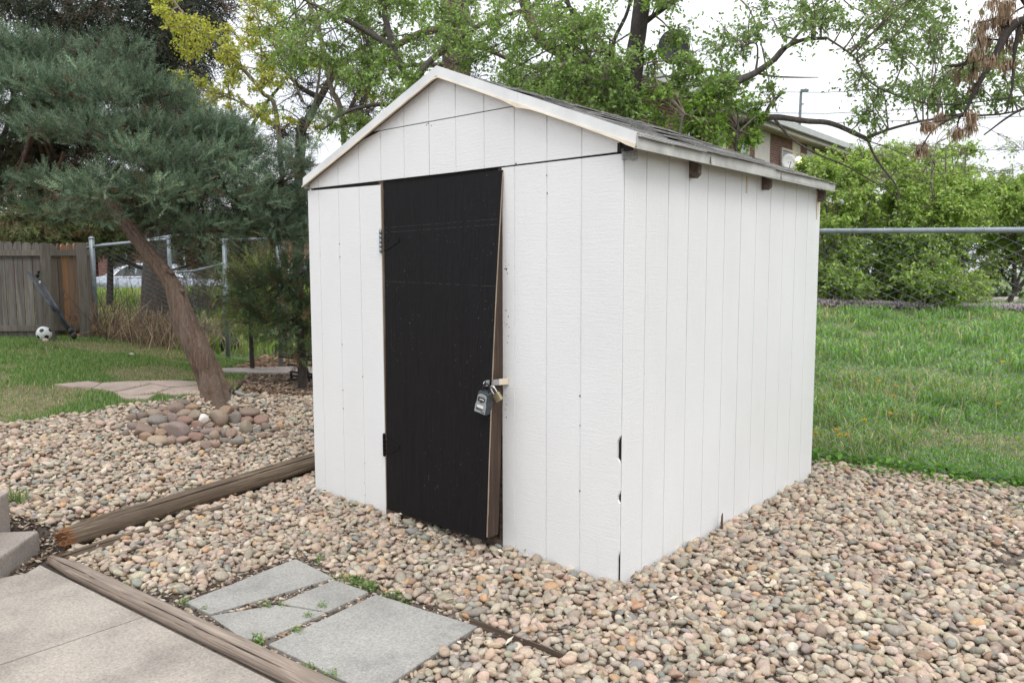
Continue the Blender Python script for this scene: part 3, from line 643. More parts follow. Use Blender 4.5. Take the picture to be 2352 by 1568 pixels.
lawnm = inpoly(X, Y, lawnP) & (fside(X, Y) < 0); field = fside(X, Y) > 0
gr = (lawnm | field)[..., None]; pn = fbm(X*1.3, Y*1.3, 0, 4)[..., None]; grass_c = GREEN*(1-ss((pn-.52)/.12))+A_([.22, .20, .11])*ss((pn-.52)/.12)
Cg = np.where(gr, grass_c, STONE); Cg = np.where(inpoly(X, Y, mulchP)[..., None], BROWN, Cg); Cg = np.where(inpoly(X, Y, dirtP)[..., None], DIRT, Cg)
gb = MB(); nx_, ny_ = len(xs), len(ys); idx = np.arange(nx_*ny_).reshape(ny_, nx_)
gb.add(np.stack([X, Y, Z], -1).reshape(-1, 3), np.stack([idx[:-1, :-1], idx[:-1, 1:], idx[1:, 1:], idx[1:, :-1]], -1).reshape(-1, 4), Cg.reshape(-1, 3))
tag(gb.build('ground', M['ground'], None, True), kind='structure')
# patio with its control joint: two pours with a gap between
ja, jb = R(0, 1535)[:2], R(325, 1425)[:2]; jd = (jb-ja)/np.linalg.norm(jb-ja); jn = A_([-jd[1], jd[0]])
def clip(P, o, n, sgn):
    out = []; m = len(P); f = lambda p: ((A_(p)-o)@n)*sgn
    for i in range(m):
        a, b = A_(P[i]), A_(P[(i+1) % m]); fa, fb = f(a), f(b)
        if fa >= 0: out.append(a)
        if fa*fb < 0: out.append(a+(b-a)*fa/(fa-fb))
    return out
for sg in (1, -1):
    P = clip(patioP, ja+jn*.0035*sg, jn, sg); mb = MB(); mb.prism(P, -.1, .014); tag(mb.build('patio', M['patio']), kind='structure')
mb = MB(); mb.prism(clip(clip(patioP, ja-jn*.01, jn, 1), ja+jn*.01, jn, -1), -.1, .003); tag(mb.build('patio_joint', M['old']), kind='structure')

def rounded(mb, P, z0, z1, r=.02, n=3, jit=.0):
    """prism with a rounded top edge, polygon P (convex, ccw or cw)"""
    P = A_([p[:2] for p in P]); c = P.mean(0); rings = []
    Q = []                                              # subdivide and round the plan corners
    m = len(P)
    for i in range(m):
        a, b, d = P[i-1], P[i], P[(i+1) % m]; u = (a-b)/np.linalg.norm(a-b); v = (d-b)/np.linalg.norm(d-b); rr = min(r*1.5, .3*min(np.linalg.norm(a-b), np.linalg.norm(d-b)))
        for t in (0, .33, .67, 1): Q.append((b+u*rr)*(1-t)**2+2*b*t*(1-t)+(b+v*rr)*t*t)
        k = max(1, int((np.linalg.norm(d-b))/.12))
        for j in range(1, k): Q.append(b+v*rr+(d-v*rr-b-v*rr)*j/k)
    Q = A_(Q); nq = len(Q); ctr = Q.mean(0); V = []
    jt = (rng.random((nq, 1))-.5)*jit
    for zz, ins in [(z0, 0)]+[(z1-r*(1-math.sin(t)), r*(1-math.cos(t))) for t in np.linspace(0, PI/2, n+1)]:
        dirn = Q-ctr; dirn /= np.linalg.norm(dirn, axis=1)[:, None]; V.append(np.concatenate([Q-dirn*(ins+jt), np.full((nq, 1), zz)], 1))
    k = len(V); V = np.concatenate(V); F = []
    for i in range(k-1):
        for j in range(nq): F.append([i*nq+j, i*nq+(j+1) % nq, (i+1)*nq+(j+1) % nq, (i+1)*nq+j])
    F.append([(k-1)*nq+j for j in range(nq)]); mb.add(V, F)
# concrete steps at the left edge
c0, c1, c2 = R(96, 1266)[:2], R(0, 1336)[:2], None
sdv = (c1-c0)/np.linalg.norm(c1-c0); bk = A_([sdv[1], -sdv[0]]); bk = bk if bk[0] < 0 else -bk
st = thing('concrete_step', 'low concrete step with a rounded front corner beside the patio', 'step', (*c0, 0))
mb = MB(); rounded(mb, [c0, c0+sdv*1.5, c0+sdv*1.5+bk*.36, c0+bk*.36], -.05, .115, .018, 4, .004); part('block', mb, M['step'], st)
u0 = onplane(22, 1128, 2, .30)[:2]
st = thing('concrete_block', 'upper concrete step cut off by the left edge, above the lower step', 'step', (*u0, 0))
mb = MB(); rounded(mb, [u0, u0+sdv*1.2, u0+sdv*1.2+bk*.5, u0+bk*.5], .0, .30, .014, 4, .003); part('block', mb, M['step'], st)
# paving slabs
for nm, P, lab, zt in (('paving_slab', slabA, 'long grey paving slab at the back left of the path, nearest the gravel', .014), ('paving_slab', slabB, 'small broken grey slab piece below the shed door side of the cracked paving', .013),
                   ('paving_slab', slabC, 'cracked grey slab piece nearest the edging timber, left of the big square slab', .012), ('paving_slab', slabD, 'large square grey paving slab in the foreground', .017)):
    c = np.mean(P, 0); s_ = thing(nm, lab, 'paving slab', (*c, 0), 'grey paving slabs in front of the shed'); mb = MB(); rounded(mb, [p for p in P], -.05, zt, .004, 2, .006); part('slab', mb, M['slab'], s_)

# ---- timbers
def log(name, label, a, b, r, mat, seed, flat=None, endc=None, hollow=False, n=120, sides=80, squash=(1., 1.), taper=0., cuts=True):
    root = thing(name, label, 'timber', (*a[:2], 0)); a = A_(a); b = A_(b); L = np.linalg.norm(b-a); a0 = a; d0 = (b-a)/L; s0_ = np.cross(d0, [0, 0, 1.]); s0_ /= np.linalg.norm(s0_); u0_ = np.cross(s0_, d0); a = A_([0., 0, 0]); b = A_([0., L, 0]); t = np.linspace(0, 1, n); d = (b-a)/L; side = np.cross(d, [0, 0, 1.]); side /= np.linalg.norm(side); up = np.cross(side, d)
    V = []; C = []; th = np.arange(sides)/sides*2*PI
    for i, ti in enumerate(t):
        s = ti*L; rr = r*(1-taper*max(0, 1-s/.25))*(1+.05*(fbm(s*3, seed, 0, seed)-.5)); k = rr*(1+.10*(vnoise(np.cos(th)*2.2+7, np.sin(th)*2.2, s*1.3, seed)-.5))
        for ca, w_, dp, wander in ((.9, .035, .32, .25), (2.0, .035, .26, .3), (1.45, .025, .14, .2), (.35, .025, .13, .2), (2.6, .03, .18, .2), (1.2, .02, .10, .3), (1.75, .02, .10, .3)):
            cc_ = ca+wander*(fbm(s*1.5, seed+ca*3, 0, 2)-.5)*2; on = float(ss((vnoise(s*1.4, ca*5, 0, seed)-.25)/.25)); k = k*(1-dp*on*np.exp(-((th-cc_)/w_)**2))
        if i == 0: k = k*(1+.25*(rng.random(sides)-.5))*.93
        x = np.cos(th)*k*squash[0]; z = np.sin(th)*k*squash[1]
        if flat is not None: z = np.minimum(z, flat*rr)
        off = d*0.0
        if i < 3: off = d*((rng.random((sides, 1))-.7)*.05*(3-i)/3)
        V.append(a+d*s+side*x[:, None]+up*z[:, None]+off); 
        g = 1.
        C.append(np.tile([g, g, g], (sides, 1)))
    V = np.concatenate(V); C = np.concatenate(C)
    if endc is not None: C[:sides*2] = endc; C[:sides] = A_(endc)*1.2
    F = []
    k = np.arange(sides); k2 = (k+1) % sides
    for i in range(n-1): F.append(np.stack([i*sides+k, i*sides+k2, (i+1)*sides+k2, (i+1)*sides+k], 1))
    mb = MB(); mb.add(V, np.concatenate(F)[:, ::-1], C); mb.FN.append([i for i in range(sides)]); mb.FN.append([(n-1)*sides+i for i in range(sides)][::-1])
    o = mb.build('trunk_wood', mat, root, False); off = a0-LOCS[root.name]; o.matrix_local = Matrix(((s0_[0], d0[0], u0_[0], off[0]), (s0_[1], d0[1], u0_[1], off[1]), (s0_[2], d0[2], u0_[2], off[2]), (0, 0, 0, 1)))
    return root
lgz = .062
lw = log('landscape_timber', 'thick weathered round timber with a rotten orange end, lying from the dirt to the shed', A_([*lg0[:2], lgz]), A_([*lg1[:2], lgz+.035]), .062, M['logdark'], 11, endc=(1.3, .82, .52), taper=.16)
mb = MB()
for k in range(26):                                     # splinters at the rotten end
    p = A_([*lg0[:2], lgz])+unit(1)[0]*.034*A_([1, .6, 1])+lgd*.02; q = p-lgd*rng.uniform(.01, .05)+unit(1)[0]*.012; mb.tube([p, q], [.009, .002], 5, (1.2, .72, .45))
for k in range(12):
    p = A_([*lg0[:2], lgz+.045])+lgd*rng.uniform(.05, .32)-np.cross(lgd, [0, 0, 1.])*rng.uniform(.0, .05); q = p+lgd*rng.uniform(.05, .12)+A_([0, 0, .012]); mb.tube([p, q], [.006, .002], 5, (1.5, 1.25, .95))
part('splinters', mb, M['logdark'], lw)
u_ = np.cross(lgd, [0, 0, 1.]); u_ = u_ if u_[0] > 0 else -u_
q0 = R(142, 1290); log('landscape_timber', 'half buried lower timber under the thick weathered one', A_([*q0[:2], .004]), A_([*(q0+lgd*1.25)[:2], -.01]), .042, M['logdark'], 23, endc=(.8, .62, .45), taper=.2)
log('landscape_timber', 'sun bleached flat-topped edging timber between the patio and the slabs', A_([*el0[:2], .02])+elr*.0, A_([*el1[:2], .024]), .043, M['logpale'], 31, flat=.80, endc=(.8, .72, .66), taper=.45, squash=(1.0, .95))
# metal edging strip surfacing through the gravel
e0, e1 = R(1080, 1437), R(1330, 1530); ed = thing('edging_strip', 'rusty dark metal edging strip surfacing in the foreground gravel', 'edging', (*e0[:2], 0))
mb = MB(); pts = [e0+(e1-e0)*t+A_([0, 0, .02-.01*t]) for t in np.linspace(0, 1, 10)]
for a, b in zip(pts[:-1], pts[1:]): mb.beam(a+A_([0, 0, .004*math.sin(a[0]*20)-.004]), b-A_([0, 0, .004]), .005, .04)
part('strip', mb, M['old'], ed)

# ---- river stones
def ico(sub):
    import bmesh
    bm = bmesh.new(); bmesh.ops.create_icosphere(bm, subdivisions=sub, radius=1.0); bm.verts.ensure_lookup_table()
    V = A_([v.co[:] for v in bm.verts]); F = A_([[v.index for v in f.verts] for f in bm.faces]); bm.free(); return V, F
IV, IF = ico(2); IV3, IF3 = ico(3)
def pebble(seed, V):
    r = np.random.default_rng(seed); d = unit_r(r, 5); W = V.copy()
    for k in range(5): W = W*(1+.16*(r.random()-.4)*np.clip(V@d[k], 0, 1)[:, None]**2)
    for k in range(4):                                  # flattened flanks
        n = unit_r(r, 1)[0]; h = W@n; lim = r.uniform(.50, .85); W = W-np.where(h > lim, (h-lim)*.85, 0)[:, None]*n
    return W
def unit_r(r, n): v = r.normal(size=(n, 3)); return v/np.linalg.norm(v, axis=1)[:, None]
PEB = [pebble(s, IV) for s in range(14)]
PAL = (lambda p: (p*.80+p.mean(1, keepdims=True)*.20*A_([1.04, 1., .94]))*.72+A_([.44, .375, .30])*.28)(A_([1.08, 1., .87])*.94*A_([(.50, .36, .27), (.56, .45, .34), (.60, .52, .42), (.36, .33, .29), (.27, .28, .27), (.22, .255, .27), (.56, .32, .13), (.66, .60, .52), (.36, .20, .135), (.30, .235, .21), (.44, .35, .29), (.55, .42, .36), (.42, .40, .34), (.38, .36, .27)]))
PW = A_([13, 14, 13, 11, 6, 3.5, 3, 6, 3, 5, 13, 9, 9, 5]); PW = PW/PW.sum()
q0_ = R(142, 1290)
def blocked(x, y, pad=0.):
    b = np.zeros(len(x), bool)
    for P in (slabA, slabB, slabC, slabD):
        c = np.mean(P, 0); Q = [c+(A_(p)-c)*(1+pad) for p in P]; b |= inpoly(x, y, Q)
    b |= inpoly(x, y, patioP) | (x > -2.38) & (x < .0) & (y > .0) & (y < 2.47)
    pass
    b |= segdist(x, y, lg0, lg1) < .05; b |= segdist(x, y, q0_, q0_+lgd*1.0) < .028; b |= segdist(x, y, el0, el1) < .07
    b |= (((x-c0[0])*sdv[0]+(y-c0[1])*sdv[1]) > -.02) & (((x-c0[0])*bk[0]+(y-c0[1])*bk[1]) > -.02) & (((x-c0[0])*bk[0]+(y-c0[1])*bk[1]) < 1.3)
    return b
def onscreen(x, y, z, m=420):
    px, py, k = scr(np.stack([x, y, z], 1)); return (k > .5) & (px > -m) & (px < 2352+m) & (py > -m) & (py < 1568+m*2.5)
def scatter(x0, x1, y0, y1, sp):
    nx = int((x1-x0)/sp); ny = int((y1-y0)/(sp*.866)); i, j = np.meshgrid(np.arange(nx), np.arange(ny))
    x = x0+(i+.5*(j % 2))*sp+rng.uniform(-.38, .38, i.shape)*sp; y = y0+j*sp*.866+rng.uniform(-.38, .38, i.shape)*sp
    return x.ravel(), y.ravel()
def stones(sp, lift, amin, amax, keep, region, name=None):
    x, y = scatter(-7.5, 4.4, -2.6, 4.4, sp); z = T(x, y)
    k = onscreen(x, y, z) & ~blocked(x, y) & region(x, y) & (rng.random(len(x)) < keep(x, y)); x, y, z = x[k], y[k], z[k]; n = len(x)
    # behind the shed nothing shows
    a = rng.uniform(0, 1, n)**1.6*(amax-amin)+amin; big = rng.random(n) < .05; a[big] *= 1.45
    ax_ = np.stack([a, a*rng.uniform(.58, .92, n), a*rng.uniform(.34, .58, n)], 1)
    ph = rng.uniform(0, 2*PI, n); Mx = rotz(ph)@rotx(rng.normal(0, .34, n))@roty(rng.normal(0, .34, n)); Mx = Mx*ax_[:, None, :]
    col = PAL[rng.choice(len(PAL), n, p=PW)]*rng.uniform(.78, 1.16, (n, 1))*(1+rng.normal(0, .025, (n, 3)))
    pos = np.stack([x, y, z+lift(x, y)+ax_[:, 2]*.55+rng.uniform(-.004, .006, n)], 1)
    return pos, Mx, col
def gravel_region(x, y):
    g = (~inpoly(x, y, lawnP)) & (fside(x, y) < -.02) & ~inpoly(x, y, dirtP) & ~inpoly(x, y, patch2) & ~inpoly(x, y, mulchP)
    g &= ~((inpoly(x, y, gapP)) & (rng.random(len(x)) < .985))
    # stay off ground hidden behind the shed
    return g & ~((y > 2.47) & (x < -.6))
gm = MB(); z0 = lambda x, y: 0*x
spread = lambda x, y: 1-.9*ss((.42-np.hypot(x-1.32, y-1.55))/.4)*(vnoise(x*7, y*7, 0, 4) > .35)
tot = 0
for sp, lf, a0, a1, kp in ((.034, -.004, .016, .027, 1.), (.041, .012, .019, .032, .85), (.060, .022, .021, .034, .55)):
    pos, Mx, col = stones(sp, lambda x, y: lf+0*x, a0, a1, (lambda x, y: kp*spread(x, y)), gravel_region)
    # heaped a little against the shed walls
    which = rng.integers(0, len(PEB), len(pos))
    for k in range(len(PEB)):
        m = which == k; inst(gm, PEB[k], IF, Mx[m], pos[m], col[m])
    tot += len(pos)
print('stones', tot)
tag(gm.build('gravel', M['stone'], None, True), kind='stuff')
# grit between the slabs and along the timber: small stones, wood chips, dirt crumbs
gm = MB(); x, y = scatter(-3.6, 2.6, -2.2, 2.4, .017); k = (inpoly(x, y, gapP) | inpoly(x, y, patch2) | inpoly(x, y, dirtP) | (np.hypot(x-1.32, y-1.1) < 1.3) & (rng.random(len(x)) < .25)) & ~blocked(x, y) & (rng.random(len(x)) < .62); x, y = x[k], y[k]; n = len(x)
a = rng.uniform(.004, .013, n); isd = inpoly(x, y, dirtP); a[isd] *= .75
axs = np.stack([a*rng.uniform(.8, 1.9, n), a*rng.uniform(.5, .9, n), a*rng.uniform(.3, .6, n)], 1); Mx = rotz(rng.uniform(0, 6.3, n))@rotx(rng.normal(0, .5, n)); Mx = Mx*axs[:, None, :]
col = A_([(.50, .40, .28), (.30, .22, .15), (.10, .07, .05), (.55, .48, .40), (.36, .3, .26), (.06, .045, .035)])[rng.choice(6, n, p=[.2, .2, .2, .12, .13, .15])]; col = np.where(isd[:, None] & (rng.random((n, 1)) < .7), A_([.055, .04, .03]), col)
inst(gm, PEB[3], IF, Mx, np.stack([x, y, T(x, y)+axs[:, 2]*.6+.002], 1), col); tag(gm.build('grit', M['stone'], None, True), kind='stuff')
# mulch: flat chips and curled leaves
def chips(name, region, box, sp, cols, size, lift=.004, keep=1.):
    gm = MB(); x, y = scatter(*box, sp); k = region(x, y) & (rng.random(len(x)) < keep); x, y = x[k], y[k]; z = T(x, y); kk = onscreen(x, y, z); x, y, z = x[kk], y[kk], z[kk]; n = len(x)
    V = A_([(-1, 0, 0), (0, -.45, .12), (1, 0, .1), (0, .45, .16)]); F = A_([[0, 1, 2, 3]]); Mx = rotz(rng.uniform(0, 6.3, n))@rotx(rng.normal(0, .5, n))@roty(rng.normal(0, .35, n)); s_ = rng.uniform(*size, n)
    inst(gm, V, F, Mx*s_[:, None, None], np.stack([x, y, z+lift+rng.random(n)*.02], 1), A_(cols)[rng.integers(0, len(cols), n)]*rng.uniform(.7, 1.2, (n, 1)))
    return tag(gm.build(name, M['dry']), kind='stuff')
chips('wood_mulch', lambda x, y: inpoly(x, y, mulchP), (-9, -1, -1, 5, ), .03, [(.22, .14, .10), (.33, .24, .17), (.12, .08, .06), (.42, .33, .25)], (.012, .035))
chips('dirt_litter', lambda x, y: inpoly(x, y, dirtP) & ~blocked(x, y), (-4, 0, -2.6, 0), .018, [(.30, .22, .15), (.12, .08, .06), (.45, .37, .28), (.07, .05, .04)], (.006, .02), .006, .8)
LPx = RW([(540, 850), (600, 826), (720, 815), (900, 815), (900, 850)]); chips('fallen_leaves', lambda x, y: inpoly(x, y, LPx), (-9, -1, -1, 6), .028, [(.45, .30, .20), (.55, .40, .28), (.30, .18, .12)], (.03, .06), .02)

# ---- ring of rocks round the tree (x, y, w, h read off the photo in a 5.6x crop)
RK = [(135,380,110,150,0),(150,490,150,130,1),(270,360,140,130,2),(310,430,130,90,3),(440,330,190,120,3),(470,420,220,130,4),(600,325,120,80,5),(400,265,90,50,2),(560,265,130,60,0),(730,250,190,140,0),(820,180,170,50,2),(940,245,190,90,6),
(825,335,190,110,3),(680,390,130,140,1),(850,430,190,130,5),(985,360,180,160,7),(1100,425,140,160,8),(1010,485,150,120,5),(590,495,170,90,3),(440,530,90,100,0),(280,560,250,170,0),(330,640,180,120,6),(530,595,160,110,6),(745,560,330,210,1),
(490,690,240,110,9),(650,695,130,100,10),(830,680,190,90,10),(1000,560,140,60,1),(1010,645,180,140,5),(1150,570,160,90,1),(1200,500,160,50,0),(1300,555,170,100,5),(1260,620,120,130,3),(1160,650,120,80,4),(1310,400,230,200,3),(1410,310,160,150,6),
(1530,390,170,170,4),(1540,250,90,90,0),(1720,310,260,110,0),(1690,420,160,110,5),(1900,420,190,130,5),(1690,520,150,180,7),(1560,490,110,70,11),(1480,590,140,130,10),(1390,600,80,120,4),(1820,540,110,80,11),(1945,510,150,110,2),(2160,510,90,90,12),
(2080,545,100,80,2),(1900,620,110,110,10),(2000,620,140,70,0),(1230,740,180,110,10),(1560,700,200,120,4),(1400,690,140,80,2),(1140,760,140,110,0),(1690,710,90,80,13),(2210,620,110,90,0),(1750,660,110,80,4),(40,600,80,100,2)]
RC = [((.23,.155,.125),'brown'),((.25,.19,.185),'purplish grey'),((.14,.12,.105),'dark grey brown'),((.33,.25,.18),'tan brown'),((.19,.20,.185),'greenish grey'),((.28,.145,.11),'reddish brown'),((.36,.22,.125),'orange brown'),((.29,.25,.18),'olive tan'),((.62,.61,.58),'white speckled'),((.46,.37,.25),'cream pitted'),((.36,.235,.19),'pinkish brown'),((.34,.34,.34),'light grey'),((.46,.27,.12),'orange'),((.52,.42,.22),'yellowish')]
rows = [(0, 345, 'back'), (345, 470, 'second'), (470, 600, 'third'), (600, 900, 'front')]
ORD = ['', 'first', 'second', 'third', 'fourth', 'fifth', 'sixth', 'seventh', 'eighth', 'ninth', 'tenth', 'eleventh', 'twelfth', 'thirteenth', 'fourteenth', 'fifteenth', 'sixteenth', 'seventeenth', 'eighteenth', 'nineteenth', 'twentieth', 'twenty-first']
rk_lab = {}
for lo, hi, nm in rows:
    ids = sorted([i for i, r in enumerate(RK) if lo <= r[1] < hi], key=lambda i: RK[i][0])
    for j, i in enumerate(ids): rk_lab[i] = '%s rock, %s from the left in the %s row around the leaning trunk' % (RC[RK[i][4]][1], ORD[j+1], nm)
for i, (x, y, ww, hh, ci) in enumerate(RK):
    px, py = x*.168+282, y*.168+894; pyb = py+hh*.168*.35; P = R(px, pyb, .03); D = depth(P); W = ww*.168*D/F_/2*1.22; H = hh*.168*D/F_/2*1.22
    r0 = np.random.default_rng(100+i); V = pebble(200+i, IV3); V = V*(1+.05*(fbm(V[:, 0]*2+i, V[:, 1]*2, V[:, 2]*2, i, 2)-.5)[:, None])
    Rm = A_(Matrix.Rotation(r0.uniform(-.25, .25), 3, 'Y'))@np.diag([1., 1., 1.]); V = V*A_([W, W*r0.uniform(.65, .95), max(H, W*.42)]); V = V@Rm.T
    yr = YAW*-1+r0.uniform(-.3, .3); V = V@A_(Matrix.Rotation(yr, 3, 'Z')).T
    o = MB(); o.add(V, IF3, (A_(RC[ci][0])*.5+A_([.25, .195, .155])*.5)*(1.05 if ci != 8 else 1.7)); ob = o.build('rock', M['stone'], None, True); ob.location = (P[0], P[1], float(T(P[0], P[1]))+max(H, W*.42)*.66+.022)
    tag(ob, rk_lab[i], 'rock', 'rocks ringed around the leaning tree')
# flagstones in the lawn
FS = [[(125,888),(200,880),(232,884),(214,895),(160,893)],[(214,896),(236,884),(300,880),(345,886),(300,897),(262,905)],[(262,906),(302,898),(348,887),(392,896),(360,907),(300,914)],[(300,880),(400,878),(470,882),(455,890),(390,893),(348,885)],[(395,896),(455,891),(480,893),(484,908),(400,912),(362,908)],[(265,908),(300,915),(360,910),(340,921),(285,922)]]
FSn = ['leftmost pink flagstone sunk in the lawn', 'pink flagstone second from the left, behind the grass strip', 'middle pink flagstone, widest of the group', 'rear pink flagstone left of the leaning trunk', 'front pink flagstone touching the leaning trunk', 'lowest pink flagstone nearest the gravel']
flags = []
for P, lb_ in zip(FS, FSn):
    W = [R(*p) for p in P]; c = np.mean(W, 0); flags.append([w_[:2] for w_ in W]); n = len(W); zz = [float(T(w_[0], w_[1])) for w_ in W]
    mb = MB(); mb.prism(W, [z-.04 for z in zz], [z+.022 for z in zz]); s_ = thing('flagstone', lb_, 'flagstone', c, 'pink flagstones in the lawn'); part('stone', mb, M['flag'], s_)
mb = MB(); W = [R(*p) for p in [(505, 860), (512, 851), (700, 846), (900, 846), (900, 858), (700, 862)]]; zz = [float(T(w_[0], w_[1])) for w_ in W]; mb.prism(W, [z-.03 for z in zz], [z+.03 for z in zz]); pathL = [w_[:2] for w_ in W]
tag(mb.build('path', M['path']), kind='structure')
for P in ([(1840, 703), (1840, 694), (2000, 696), (2130, 699), (2240, 702), (2400, 706), (2400, 716), (2230, 712), (2100, 708), (1990, 706)], [(2240, 706), (2262, 694), (2290, 686), (2340, 685), (2330, 700), (2325, 712)]):
    W = [R(*p) for p in P]; zz = [float(T(w_[0], w_[1])) for w_ in W]; mb = MB(); mb.prism(W, [z-.1 for z in zz], [z+.03+.004*len(P) for z in zz]); tag(mb.build('path', M['path']), kind='structure')

# ---- grass
def blades(mb, x, y, z, h, wd, col, lean=.45):
    n = len(x); th = rng.uniform(0, 2*PI, n); d = np.stack([np.cos(th), np.sin(th)], 1); q = np.stack([-d[:, 1], d[:, 0]], 1); ln = rng.uniform(.1, 1, n)*lean*h; P = np.stack([x, y, z], 1)
    wv = np.concatenate([q*wd[:, None]*.5, np.zeros((n, 1))], 1); m = np.concatenate([d*ln[:, None]*.35, (h*.6)[:, None]], 1); t = np.concatenate([d*ln[:, None], (h*(1-.25*ln/h))[:, None]], 1)
    V = np.stack([P-wv, P+wv, P+m+wv*.8, P+m-wv*.8, P+t], 1).reshape(-1, 3); k = np.arange(n)[:, None]*5
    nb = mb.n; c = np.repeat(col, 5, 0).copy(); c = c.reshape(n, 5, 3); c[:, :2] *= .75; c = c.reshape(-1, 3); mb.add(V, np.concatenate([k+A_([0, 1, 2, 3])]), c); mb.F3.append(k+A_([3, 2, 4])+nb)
GC = A_([(.14, .26, .06), (.19, .32, .08), (.24, .36, .13), (.12, .22, .065), (.29, .38, .17)])
def gcol(n, dryp): 
    c = GC[rng.integers(0, 5, n)]*rng.uniform(.75, 1.25, (n, 1)); dr = rng.random(n) < dryp; return np.where(dr[:, None], A_([.50, .42, .26])*rng.uniform(.6, 1.1, (n, 1)), c)
def offstuff(x, y):
    b = np.zeros(len(x), bool)
    for P in flags+[pathL]: b |= inpoly(x, y, P)
    return b
mb = MB(); x, y = scatter(-11, -3.0, -2.5, 4.5, .016); k = inpoly(x, y, lawnP) & (fside(x, y) < 0) & ~inpoly(x, y, mulchP); x, y = x[k], y[k]; z = T(x, y); k = onscreen(x, y, z); x, y, z = x[k], y[k], z[k]
pn = fbm(x*1.3, y*1.3, 0, 4); dist = np.hypot(x-CAM[0], y-CAM[1]); k = (rng.random(len(x)) < np.clip(1-.45*ss((pn-.51)/.12), .55, 1)) & ~(offstuff(x, y) & (rng.random(len(x)) > .015)); x, y, z, pn = x[k], y[k], z[k], pn[k]; n = len(x)
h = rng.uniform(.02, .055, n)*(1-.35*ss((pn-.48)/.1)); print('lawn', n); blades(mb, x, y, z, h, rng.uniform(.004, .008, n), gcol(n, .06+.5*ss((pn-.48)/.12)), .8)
tag(mb.build('lawn_grass', M['blade']), kind='stuff')
mb = MB(); 
for ds0, ds1, sp, hs, ws in ((0, 1.5, .017, (.035, .11), .008), (1.5, 5, .027, (.04, .12), .012), (5, 17.5, .060, (.06, .15), .022)):
    x, y = scatter(-9, 12, 1.8, 24, sp) if ds1 > 5 else scatter(-4, 7.5, 1.8, 9.5, sp)
    f = fside(x, y); k = (f > ds0) & (f < ds1) & (x > -11); x, y = x[k], y[k]; z = T(x, y); px, py, kk = scr(np.stack([x, y, z], 1)); k = (kk > 1) & (px > 1700) & (px < 2850); x, y, z = x[k], y[k], z[k]; n = len(x)
    pn = fbm(x*.9, y*.9, 0, 9); k = rng.random(n) < np.clip(1.0-.45*ss((pn-.54)/.1), .4, 1); x, y, z, pn = x[k], y[k], z[k], pn[k]; n = len(x); print('field', n)
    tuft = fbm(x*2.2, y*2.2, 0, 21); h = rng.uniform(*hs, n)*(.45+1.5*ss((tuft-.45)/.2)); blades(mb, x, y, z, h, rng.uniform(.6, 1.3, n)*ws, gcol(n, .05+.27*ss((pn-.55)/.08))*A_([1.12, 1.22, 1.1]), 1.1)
tag(mb.build('field_grass', M['blade']), kind='stuff')
# grass behind the left fence, seen between pickets and through the wire
mb = MB(); x, y = scatter(-26, -7., -2, 12, .11); z = T(x, y); px, py, kk = scr(np.stack([x, y, z], 1)); k = (px < 760) & (kk > 10.2) & (px > -20); x, y, z = x[k], y[k], z[k]; n = len(x); c = gcol(n, .15)*A_([1.25, 1.15, .9]); blades(mb, x, y, z, rng.uniform(.12, .3, n), rng.uniform(.02, .05, n), c, .8); tag(mb.build('rough_grass', M['blade']), kind='stuff')
# broad leaved weeds along the fence foot
mb = MB(); s_ = rng.uniform(-.7, 4., 4800); o_ = rng.normal(.10, .16, 4800)+.10*(fbm(s_*2.5, 3., 0, 2)-.5); x = fe0[0]+fdir[0]*s_-fdir[1]*o_; y = fe0[1]+fdir[1]*s_+fdir[0]*o_; n = len(x); V = A_([(0, 0, 0), (-.4, .5, .12), (0, 1, .0), (.4, .5, .12)]); F = A_([[0, 3, 2, 1]]); el = rng.uniform(.0, .9, n); th = rng.uniform(0, 6.3, n)
dv = np.stack([np.cos(th)*np.cos(el), np.sin(th)*np.cos(el), np.sin(el)], 1); Mx = frame(dv, rng.normal(0, .5, n))*rng.uniform(.025, .055, n)[:, None, None]; inst(mb, V, F, Mx, np.stack([x, y, T(x, y)+rng.uniform(.0, .09, n)*np.exp(-(o_/.2)**2)], 1), gcol(n, .0)*A_([.9, 1.1, .8])); tag(mb.build('clover_weeds', M['leaf']), kind='stuff')
# lilac flower heads at the edge of the path
mb = MB(); s_ = rng.uniform(0, 1, 3000); pth = [R(1860, 704), R(2100, 708), R(2360, 716)]; P = A_([pth[0]*(1-t)*(1-t)+2*pth[1]*t*(1-t)+pth[2]*t*t for t in s_]); P[:, :2] += rng.normal(0, .13, (3000, 2)); P[:, 2] = T(P[:, 0], P[:, 1])+rng.uniform(.05, .17, 3000)
V, F = ico(1); inst(mb, V, F, np.tile(np.eye(3), (3000, 1, 1))*rng.uniform(.010, .024, 3000)[:, None, None]*A_([1, 1, 1.8]), P, A_([(.52, .42, .52), (.60, .52, .58), (.42, .42, .34)])[rng.integers(0, 3, 3000)]); tag(mb.build('lilac_flower_strip', M['petal']), kind='stuff')
